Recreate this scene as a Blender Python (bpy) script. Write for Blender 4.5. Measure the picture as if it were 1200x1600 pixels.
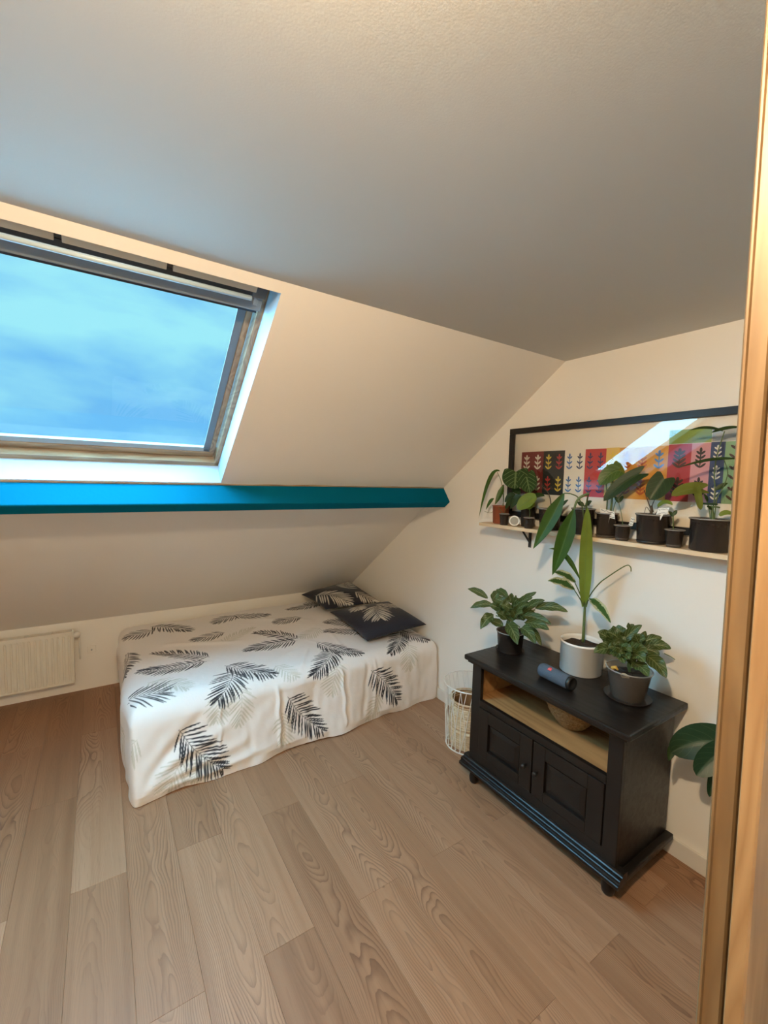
import bpy, bmesh, math, random
import numpy as np
from mathutils import Vector, Matrix
random.seed(7); np.random.seed(7)
for o in list(bpy.data.objects): bpy.data.objects.remove(o)
SC = bpy.context.scene
COL = SC.collection
PI = math.pi

# ------------------------------------------------------------------ camera
cam = bpy.data.cameras.new('camera'); camo = bpy.data.objects.new('camera', cam); COL.objects.link(camo)
cam.sensor_fit = 'VERTICAL'; cam.sensor_height = 36.0; cam.lens = 676.4*36/1600
cam.clip_start = 0.02
Rv = Vector((0.836729, -0.546964, 0.026722)); Uv = Vector((0.018778, 0.077425, 0.996821)); Fv = Vector((0.547294, 0.833568, -0.075054))
camo.matrix_world = Matrix(((Rv.x, Uv.x, -Fv.x, -2.208), (Rv.y, Uv.y, -Fv.y, -4.0153), (Rv.z, Uv.z, -Fv.z, 1.709), (0, 0, 0, 1)))
SC.camera = camo

# ------------------------------------------------------------------ colour management
vs = SC.view_settings
vs.view_transform = 'Standard'; vs.look = 'None'; vs.gamma = 1.0; vs.use_curve_mapping = False
vs.exposure = 0.0
try:
    SC.cycles.use_denoising = True
    SC.cycles.max_bounces = 12; SC.cycles.diffuse_bounces = 6; SC.cycles.transparent_max_bounces = 24
    SC.cycles.sample_clamp_indirect = 6.0
except Exception: pass

# ------------------------------------------------------------------ sky
FILL_STRENGTH = 76.0
world = bpy.data.worlds.new('sky'); SC.world = world; world.use_nodes = True
nt = world.node_tree; nt.nodes.clear()
def wn(t): return nt.nodes.new(t)
out = wn('ShaderNodeOutputWorld'); bg = wn('ShaderNodeBackground'); tc = wn('ShaderNodeTexCoord')
mp = wn('ShaderNodeMapping'); mp.inputs['Scale'].default_value = (1.0, 1.0, 2.6)
n1 = wn('ShaderNodeTexNoise'); n1.inputs['Scale'].default_value = 2.4; n1.inputs['Detail'].default_value = 6; n1.inputs['Roughness'].default_value = .52; n1.inputs['Distortion'].default_value = .25
cr = wn('ShaderNodeValToRGB')
cr.color_ramp.elements[0].position = .40; cr.color_ramp.elements[0].color = (.17, .55, .96, 1)
cr.color_ramp.elements[1].position = .62; cr.color_ramp.elements[1].color = (.36, .88, 1.0, 1)
nt.links.new(tc.outputs['Generated'], mp.inputs['Vector']); nt.links.new(mp.outputs['Vector'], n1.inputs['Vector'])
nt.links.new(n1.outputs['Fac'], cr.inputs['Fac']); nt.links.new(cr.outputs['Color'], bg.inputs['Color'])
bg.inputs['Strength'].default_value = 1.0; nt.links.new(bg.outputs['Background'], out.inputs['Surface'])

# added wide lamp for the skylight's daylight, brighter than the visible sky
sl = bpy.data.lights.new('daylight_fill', 'SUN'); sl.energy = FILL_STRENGTH; sl.angle = math.radians(170); sl.color = (.26, .69, 1.0)
so = bpy.data.objects.new('daylight_fill', sl); COL.objects.link(so); so.location = (-2, 0, 6); so.rotation_euler = (math.radians(-28), 0, 0)

# ------------------------------------------------------------------ materials
MATS = {}
class NB:
    def __init__(s, name):
        s.m = bpy.data.materials.new(name); s.m.use_nodes = True; s.t = s.m.node_tree
        s.t.nodes.clear(); s.o = s.t.nodes.new('ShaderNodeOutputMaterial')
    def n(s, t, **kw):
        x = s.t.nodes.new(t)
        for k, v in kw.items():
            if hasattr(x, k) and k not in x.inputs: setattr(x, k, v)
            else: s.set(x, k, v)
        return x
    def set(s, x, k, v):
        i = x.inputs[k]
        if isinstance(v, bpy.types.NodeSocket): s.t.links.new(v, i)
        else: i.default_value = v
    def math(s, op, a, b=0.0, c=None):
        x = s.t.nodes.new('ShaderNodeMath'); x.operation = op
        for i, v in enumerate((a, b) if c is None else (a, b, c)):
            if isinstance(v, bpy.types.NodeSocket): s.t.links.new(v, x.inputs[i])
            else: x.inputs[i].default_value = v
        return x.outputs[0]
    def mix(s, f, a, b):
        x = s.t.nodes.new('ShaderNodeMix'); x.data_type = 'RGBA'
        for i, v in ((0, f), (6, a), (7, b)):
            if isinstance(v, bpy.types.NodeSocket): s.t.links.new(v, x.inputs[i])
            else: x.inputs[i].default_value = v if i == 0 else (*v, 1) if len(v) == 3 else v
        return x.outputs[2]
    def noise(s, vec, scale, detail=3, rough=.5, dist=0):
        x = s.n('ShaderNodeTexNoise', Scale=scale, Detail=detail, Roughness=rough, Distortion=dist)
        if vec is not None: s.t.links.new(vec, x.inputs['Vector'])
        return x.outputs['Fac']
    def ramp(s, f, stops):
        x = s.t.nodes.new('ShaderNodeValToRGB'); e = x.color_ramp.elements
        while len(e) < len(stops): e.new(.5)
        for i, (p, c) in enumerate(stops):
            e[i].position = p; e[i].color = (*c, 1) if len(c) == 3 else c
        s.t.links.new(f, x.inputs[0]); return x.outputs[0]
    def mapr(s, f, a, b, c=0.0, d=1.0):
        x = s.t.nodes.new('ShaderNodeMapRange'); s.t.links.new(f, x.inputs[0])
        for i, v in enumerate((a, b, c, d)): x.inputs[i+1].default_value = v
        return x.outputs[0]
    def coord(s, k='Object', scale=None, loc=None):
        o = s.n('ShaderNodeTexCoord').outputs[k]
        if scale is None and loc is None: return o
        m = s.n('ShaderNodeMapping'); s.t.links.new(o, m.inputs['Vector'])
        if scale is not None: m.inputs['Scale'].default_value = scale
        if loc is not None:
            if isinstance(loc, bpy.types.NodeSocket): s.t.links.new(loc, m.inputs['Location'])
            else: m.inputs['Location'].default_value = loc
        return m.outputs[0]
    def bump(s, h, strength=.2, dist=.01):
        return s.n('ShaderNodeBump', Strength=strength, Distance=dist, Height=h).outputs[0]
    def bsdf(s, color, rough=.6, normal=None, **kw):
        b = s.t.nodes.new('ShaderNodeBsdfPrincipled')
        s.set(b, 'Base Color', color if isinstance(color, bpy.types.NodeSocket) else (*color, 1))
        s.set(b, 'Roughness', rough)
        if normal is not None: s.set(b, 'Normal', normal)
        for k, v in kw.items(): s.set(b, k.replace('_', ' '), v)
        return b.outputs[0]
    def done(s, sh):
        s.t.links.new(sh, s.o.inputs['Surface']); MATS[s.m.name] = s.m; return s.m

def paint(name, col, rough=.75, bump=.12, scale=220, var=.03, spec=.5):
    b = NB(name); co = b.coord()
    h = b.noise(co, scale, 3); big = b.noise(co, 1.3, 3)
    c2 = tuple(max(0, x*(1-var*2)) for x in col)
    return b.done(b.bsdf(b.mix(big, col, c2), rough, b.bump(h, bump, .0015), Specular_IOR_Level=spec))
def plain(name, col, rough=.5, var=.08, scale=14, **kw):
    b = NB(name); co = b.coord(); f = b.noise(co, scale, 4)
    c2 = tuple(x*(1-var*2) for x in col)
    return b.done(b.bsdf(b.mix(f, col, c2), rough, **kw))
wall_m = paint('wall_paint', (.86, .83, .77))
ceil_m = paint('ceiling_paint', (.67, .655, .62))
slope_m = paint('slope_paint', (.85, .81, .76))
reveal_m = paint('reveal_daylight_tone', (.46, .58, .68), .55, .05)  # white lining toned blue-grey, daylight tint put into the colour
base_m = paint('baseboard_paint', (.74, .71, .65), .45, .03)
beam_m = paint('teal_beam_paint', (.0005, .118, .200), .75, .35, 60, .06, .03)

def wood(name, c0, c1, axis='y', scale=1.0, rough=.45, lines=16):
    b = NB(name)
    st = {'x': (.7, 7, 7), 'y': (7, .7, 7), 'z': (7, 7, .7)}[axis]
    rnd = b.n('ShaderNodeObjectInfo').outputs['Random']
    off = b.n('ShaderNodeCombineXYZ'); 
    for i, k in enumerate((37., 53., 71.)): b.t.links.new(b.math('MULTIPLY', rnd, k), off.inputs[i])
    co = b.coord('Object', tuple(v*scale for v in st), off.outputs[0])
    f = b.noise(co, 1.0, 2, .4, .2)
    ring = b.math('ABSOLUTE', b.math('SUBTRACT', b.math('FRACT', b.math('MULTIPLY', f, float(lines))), .5))
    ring = b.mapr(ring, 0.0, .45)
    fine = b.noise(b.coord('Object', tuple(v*scale*9 for v in st)), 1.0, 4, .6)
    fac = b.math('ADD', b.math('MULTIPLY', ring, .6), b.math('MULTIPLY', fine, .4))
    return b.done(b.bsdf(b.ramp(fac, [(.15, c0), (.8, c1)]), rough, b.bump(fine, .12, .001)))
pine_m = wood('pine_wood', (.24, .145, .075), (.38, .26, .145), 'x', 1.4, .4, 9)
pine_stile_m = wood('pine_stile_wood', (.22, .135, .075), (.36, .25, .145), 'y', 1.4, .4, 9)
shelf_m = wood('shelf_pine', (.55, .40, .24), (.72, .56, .37), 'y', 1.0, .5, 8)
post_m = wood('varnished_oak', (.215, .120, .050), (.285, .172, .080), 'z', 2.2, .42, 10)
stop_m = wood('shaded_varnished_oak', (.115, .066, .027), (.155, .094, .042), 'z', 2.2, .45, 10)  # darker copy of the post oak, shade of the edge band in the colour
inner_m = wood('raw_cabinet_wood', (.30, .15, .055), (.42, .23, .09), 'y', 1.0, .55, 8)

def floor_mat():
    b = NB('oak_floor')
    rnd = b.n('ShaderNodeObjectInfo').outputs['Random']
    def r(k): return b.math('FRACT', b.math('MULTIPLY', rnd, k))
    off = b.n('ShaderNodeCombineXYZ')
    for i, k in enumerate((311., 173., 97.)): b.t.links.new(b.math('MULTIPLY', rnd, k), off.inputs[i])
    raw = b.n('ShaderNodeSeparateXYZ'); b.t.links.new(b.coord(), raw.inputs[0])
    xc = b.math('SUBTRACT', raw.outputs[0], b.math('MULTIPLY', b.math('SUBTRACT', r(13.7), .5), .09))
    # cathedral figure: nested arches down the middle of a board, straight lines towards its edges
    slow = b.noise(b.coord('Object', (5.0, 1.5, 1.0), off.outputs[0]), 1.0, 2.0, .45, .1)
    wob = b.noise(b.coord('Object', (46, 17, 1), off.outputs[0]), 1.0, 2, .5)
    f = b.math('ADD', b.math('MULTIPLY', b.math('MULTIPLY', xc, xc), 46.0), slow)
    f = b.math('ADD', f, b.math('MULTIPLY', b.math('SUBTRACT', wob, .5), .022))
    ph = b.math('FRACT', b.math('MULTIPLY', f, 23.0))
    line = b.math('POWER', b.mapr(ph, .30, 1.0), 1.8)
    soft = b.mapr(ph, .96, 1.0, 1.0, .0)
    line = b.math('MULTIPLY', line, soft)
    mask = b.mapr(b.noise(b.coord('Object', (2.6, .9, 1), off.outputs[0]), 1.0, 2), .36, .66, .10, 1.0)
    pores = b.noise(b.coord('Object', (300, 10, 1), off.outputs[0]), 1.0, 3, .6)
    streak = b.noise(b.coord('Object', (26, .8, 1), off.outputs[0]), 1.0, 3, .55)
    fac = b.math('MULTIPLY', line, mask)
    tone = b.math('ADD', b.math('MULTIPLY', streak, .62), b.math('MULTIPLY', r(7.3), .38))
    base = b.ramp(tone, [(.2, (.215, .108, .055)), (.5, (.312, .165, .089)), (.8, (.400, .232, .138))])
    col = b.mix(b.math('MULTIPLY', fac, .78), base, (.098, .044, .022))
    col = b.mix(b.mapr(pores, .56, .75, 0, .38), col, (.15, .08, .046))
    h = b.math('SUBTRACT', b.math('MULTIPLY', pores, -.4), fac)
    rough = b.mapr(streak, .2, .8, .40, .54)
    return b.done(b.bsdf(col, rough, b.bump(h, .12, .0008), Specular_IOR_Level=.35))
floor_m = floor_mat()
joint_m = plain('floor_joint', (.12, .07, .045), .8)

white_m = plain('white_enamel', (.78, .76, .71), .35, .02)
rad_m = plain('radiator_enamel', (.74, .71, .63), .4, .02)
metal_m = plain('brushed_metal', (.6, .6, .6), .3, .05, Metallic=.9)
black_metal_m = plain('black_metal', (.012, .012, .012), .4, .05)
frame_black_m = plain('black_frame_lacquer', (.012, .010, .009), .35, .1)
mat_paper_m = plain('picture_paper', (.80, .74, .64), .7, .02)
def cab_mat():
    b = NB('black_stained_wood'); co = b.coord('Object', (14, 2, 14)); f = b.noise(co, 3, 4, .6)
    w = b.noise(b.coord('Object', (2, 2, 2)), 2.0, 4)
    col = b.mix(b.mapr(w, .35, .7), (.0065, .0048, .0042), (.0125, .0088, .0072))
    return b.done(b.bsdf(col, b.mapr(f, .3, .7, .30, .44), b.bump(f, .05, .001), Specular_IOR_Level=.40))
cab_m = cab_mat()
cab_dark_m = plain('cabinet_carcass_black', (.012, .009, .008), .5)
gasket_m = plain('dark_gasket', (.03, .04, .06), .5)
alu_m = plain('grey_window_aluminium', (.19, .235, .28), .45, .04)
bead_m = plain('grey_glazing_bead', (.15, .175, .20), .5, .04)
alu_light_m = plain('pale_window_bar', (.50, .62, .70), .3, .03)
slot_m = plain('cream_vent_slot', (.62, .61, .55), .6, .03)
ceramic_m = plain('white_ceramic', (.90, .885, .85), .3, .02)
terracotta_m = plain('terracotta_plastic', (.30, .075, .03), .5, .1)
dark_pot_m = plain('dark_plastic_pot', (.022, .018, .016), .4, .1)
soil_m = None
def soil():
    b = NB('potting_soil'); f = b.noise(b.coord(), 130, 4, .7)
    return b.done(b.bsdf(b.ramp(f, [(.3, (.010, .006, .004)), (.6, (.040, .020, .011)), (.8, (.13, .085, .05))]), .95, b.bump(f, .8, .006)))
soil_m = soil()
def clear(name, tint, alpha, rough=.12, body=None):
    b = NB(name)
    tr = b.n('ShaderNodeBsdfTransparent'); tr.inputs[0].default_value = (*tint, 1)
    p = b.bsdf(body or tint, rough, Specular_IOR_Level=.7)
    mx = b.n('ShaderNodeMixShader'); mx.inputs[0].default_value = alpha
    b.t.links.new(tr.outputs[0], mx.inputs[1]); b.t.links.new(p, mx.inputs[2])
    return b.done(mx.outputs[0])
clear_pot_m = clear('clear_nursery_plastic', (.86, .82, .78), .20, .12, (.42, .38, .34))
rim_m = clear('clear_plastic_rim', (.8, .78, .75), .62, .2, (.42, .39, .36))
smoke_pot_m = clear('smoky_nursery_plastic', (.50, .45, .43), .5, .2, (.075, .060, .054))
def glass(name, tint=(.97, .985, .99), ior=1.5, k=1.0):
    b = NB(name)
    tr = b.n('ShaderNodeBsdfTransparent'); tr.inputs[0].default_value = (*tint, 1)
    gl = b.n('ShaderNodeBsdfGlossy'); gl.inputs['Roughness'].default_value = .0
    fr = b.n('ShaderNodeFresnel', IOR=ior)
    mx = b.n('ShaderNodeMixShader'); b.t.links.new(b.math('MULTIPLY', fr.outputs[0], k), mx.inputs[0])
    b.t.links.new(tr.outputs[0], mx.inputs[1]); b.t.links.new(gl.outputs[0], mx.inputs[2])
    return b.done(mx.outputs[0])
pane_m = glass('window_glass'); picglass_m = glass('picture_glass', (.97, .97, .96), 1.6)

def leaf_mat(name, dark, light, vein=None, veins=9, vw=.10, variegate=None, trans=.35):
    b = NB(name); uvn = b.n('ShaderNodeUVMap').outputs[0]
    sx = b.n('ShaderNodeSeparateXYZ'); b.t.links.new(uvn, sx.inputs[0])
    s = b.math('ABSOLUTE', b.math('MULTIPLY', b.math('SUBTRACT', sx.outputs[0], .5), 2.0)); t = sx.outputs[1]
    ns = b.noise(b.coord(), 30, 3)
    col = b.mix(ns, dark, light)
    if variegate:
        m = b.math('GREATER_THAN', b.math('ADD', s, b.math('MULTIPLY', b.noise(b.coord('UV', (2, 7, 1)), 1.6, 3), 1.1)), 1.12)
        col = b.mix(m, col, variegate)
    if vein:
        ph = b.math('FRACT', b.math('ADD', b.math('MULTIPLY', t, float(veins)), b.math('MULTIPLY', s, -2.2)))
        v = b.math('LESS_THAN', b.math('ABSOLUTE', b.math('SUBTRACT', ph, .5)), vw)
        mid = b.math('LESS_THAN', s, .07)
        v = b.math('MAXIMUM', b.math('MULTIPLY', v, b.math('LESS_THAN', s, .9)), mid)
        col = b.mix(b.math('MULTIPLY', v, .75), col, vein)
    p = b.bsdf(col, .38, Specular_IOR_Level=.35)
    tr = b.n('ShaderNodeBsdfTranslucent'); b.t.links.new(b.mix(.5, col, light), tr.inputs[0])
    mx = b.n('ShaderNodeMixShader'); mx.inputs[0].default_value = trans
    b.t.links.new(p, mx.inputs[1]); b.t.links.new(tr.outputs[0], mx.inputs[2])
    return b.done(mx.outputs[0])
LEAF = {
 'z': leaf_mat('striped_leaf', (.036, .066, .016), (.075, .112, .030), (.27, .31, .14), 7, .075),
 's': leaf_mat('strap_leaf', (.030, .085, .012), (.060, .135, .018), (.10, .18, .05), 1, .0, trans=.45),
 'b': leaf_mat('bright_leaf', (.20, .29, .045), (.27, .37, .065), (.20, .30, .08), 1, .0, trans=.5),
 'v': leaf_mat('variegated_leaf', (.035, .095, .022), (.06, .13, .03), None, variegate=(.55, .55, .34)),
 'd': leaf_mat('dark_leaf', (.020, .045, .012), (.035, .07, .018)),
 'a': leaf_mat('veined_velvet_leaf', (.020, .050, .014), (.040, .085, .022), (.20, .29, .11), 5, .08),
 'h': leaf_mat('dark_heart_leaf', (.018, .042, .012), (.032, .062, .018), (.06, .10, .03), 5, .03),
 'h2': leaf_mat('olive_heart_leaf', (.055, .11, .022), (.10, .17, .035), (.18, .24, .08), 5, .05),
 'y': leaf_mat('yellow_green_leaf', (.16, .19, .03), (.24, .27, .05), (.22, .26, .08), 5, .03, trans=.5),
 'm': leaf_mat('deep_green_leaf', (.012, .038, .016), (.020, .055, .022), (.06, .10, .05), 5, .03),
}
stem_m = plain('green_stem', (.10, .15, .04), .5, .15)
stem_dark_m = plain('brown_stem', (.07, .045, .022), .6, .15)

# ------------------------------------------------------------------ mesh helpers
def obj(name, bm_or_me, mat=None, parent=None, smooth=False, **props):
    if isinstance(bm_or_me, bmesh.types.BMesh):
        me = bpy.data.meshes.new(name); bm_or_me.to_mesh(me); bm_or_me.free()
    else: me = bm_or_me
    o = bpy.data.objects.new(name, me); COL.objects.link(o)
    if mat is not None and len(me.materials) == 0: me.materials.append(mat)
    if smooth:
        for p in me.polygons: p.use_smooth = True
    if parent is not None: o.parent = parent
    for k, v in props.items(): o[k] = v
    return o
def empty(name, loc=(0, 0, 0), parent=None, **props):
    o = bpy.data.objects.new(name, None); COL.objects.link(o); o.location = loc; o.empty_display_size = .05
    if parent is not None: o.parent = parent
    for k, v in props.items(): o[k] = v
    return o
def thing(name, label, cat, loc=(0, 0, 0), group=None, **kw):
    o = empty(name, loc, label=label, category=cat, **kw)
    if group: o['group'] = group
    return o
def box(bm, lo, hi, bevel=0.0, seg=2):
    lo = Vector(lo); hi = Vector(hi)
    r = bmesh.ops.create_cube(bm, size=1.0)
    for v in r['verts']:
        v.co = Vector([lo[i] + (v.co[i]+.5)*(hi[i]-lo[i]) for i in range(3)])
    if bevel > 0:
        es = list({e for v in r['verts'] for e in v.link_edges})
        bmesh.ops.bevel(bm, geom=es, offset=bevel, segments=seg, affect='EDGES', profile=.6)
    return bm
def boxo(name, lo, hi, mat, parent=None, bevel=.002, **props):
    """a box part, coordinates in world space; parent assumed at its own location"""
    bm = bmesh.new(); off = parent_off(parent)
    box(bm, Vector(lo)-off, Vector(hi)-off, bevel)
    return obj(name, bm, mat, parent, **props)
def parent_off(p):
    off = Vector((0, 0, 0))
    while p is not None: off += p.location; p = p.parent
    return off
def tube(bm, pts, r, n=8, cap=True, closed=False):
    pts = [Vector(p) for p in pts]; N = len(pts); rings = []
    ref = Vector((0, 0, 1)); prev = None
    for i, p in enumerate(pts):
        a = pts[(i-1) % N] if closed or i > 0 else p; c = pts[(i+1) % N] if closed or i < N-1 else p
        d = (c-a).normalized()
        if prev is None:
            x = d.cross(ref)
            if x.length < .05: x = d.cross(Vector((1, 0, 0)))
            x.normalize()
        else:
            x = prev - d*prev.dot(d); x.normalize()
        prev = x; y = d.cross(x)
        rr = r[i] if isinstance(r, (list, tuple)) else r
        rings.append([bm.verts.new(p + (x*math.cos(2*PI*k/n)+y*math.sin(2*PI*k/n))*rr) for k in range(n)])
    M = N if closed else N-1
    for i in range(M):
        A, B = rings[i], rings[(i+1) % N]
        for k in range(n): bm.faces.new((A[k], A[(k+1) % n], B[(k+1) % n], B[k]))
    if cap and not closed:
        bm.faces.new(rings[0][::-1]); bm.faces.new(rings[-1])
    return bm
def smoothpts(pts, n=4):
    pts = [Vector(p) for p in pts]; out = []
    for i in range(len(pts)-1):
        p0 = pts[max(i-1, 0)]; p1 = pts[i]; p2 = pts[i+1]; p3 = pts[min(i+2, len(pts)-1)]
        for k in range(n):
            t = k/n
            out.append(.5*((2*p1)+(p2-p0)*t+(2*p0-5*p1+4*p2-p3)*t*t+(3*p1-p0-3*p2+p3)*t**3))
    out.append(pts[-1]); return out
def lathe(bm, prof, n=28, c=(0, 0, 0), closed_ends=True):
    c = Vector(c); rings = []
    for r, z in prof:
        if r < 1e-6: rings.append([bm.verts.new(c+Vector((0, 0, z)))])
        else: rings.append([bm.verts.new(c+Vector((r*math.cos(2*PI*k/n), r*math.sin(2*PI*k/n), z))) for k in range(n)])
    for A, B in zip(rings, rings[1:]):
        for k in range(n):
            k2 = (k+1) % n
            if len(A) == 1 and len(B) == 1: continue
            if len(A) == 1: bm.faces.new((A[0], B[k2], B[k]))
            elif len(B) == 1: bm.faces.new((A[k], A[k2], B[0]))
            else: bm.faces.new((A[k], A[k2], B[k2], B[k]))
    bmesh.ops.recalc_face_normals(bm, faces=bm.faces)
    return bm
def prism(bm, poly, a, b, axis):
    """extrude a closed 2-D polygon along an axis ('x','y','z') between a and b; axes in cyclic order"""
    def P(u, v, w):
        return {'x': Vector((w, u, v)), 'y': Vector((v, w, u)), 'z': Vector((u, v, w))}[axis]
    A = [bm.verts.new(P(u, v, a)) for u, v in poly]; B = [bm.verts.new(P(u, v, b)) for u, v in poly]
    n = len(poly)
    for i in range(n): bm.faces.new((A[i], A[(i+1) % n], B[(i+1) % n], B[i]))
    bm.faces.new(A[::-1]); bm.faces.new(B)
    bmesh.ops.recalc_face_normals(bm, faces=bm.faces)
    return bm
def quads(name, faces, mat, parent=None, **props):
    bm = bmesh.new()
    for f in faces: bm.faces.new([bm.verts.new(p) for p in f])
    bmesh.ops.remove_doubles(bm, verts=bm.verts, dist=1e-5)
    return obj(name, bm, mat, parent, **props)

POTS = {'terracotta': [-0.08, -2.1268, 0.055, 0.113],
 'tinyA': [-0.142, -2.2104, 0.0302, 0.0681],
 'darkB': [-0.076, -2.3328, 0.0453, 0.1188],
 'tinyB': [-0.146, -2.3965, 0.0298, 0.0611],
 'p3': [-0.09, -2.4941, 0.064, 0.1191],
 'p4': [-0.09, -2.6943, 0.058, 0.1334],
 'p5': [-0.09, -2.8223, 0.0513, 0.1201],
 'tinyC': [-0.13, -2.9234, 0.0375, 0.0709],
 'p6': [-0.095, -3.0405, 0.0709, 0.1319],
 'tinyD': [-0.13, -3.1474, 0.038, 0.0747],
 'p7': [-0.102, -3.267, 0.0738, 0.1323],
 'cabL': [-0.2505, -2.3925, 0.0778, 0.1156],
 'white': [-0.1338, -2.7568, 0.1035, 0.1598],
 'cabR': [-0.2099, -3.0388, 0.0939, 0.1368]}
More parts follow.
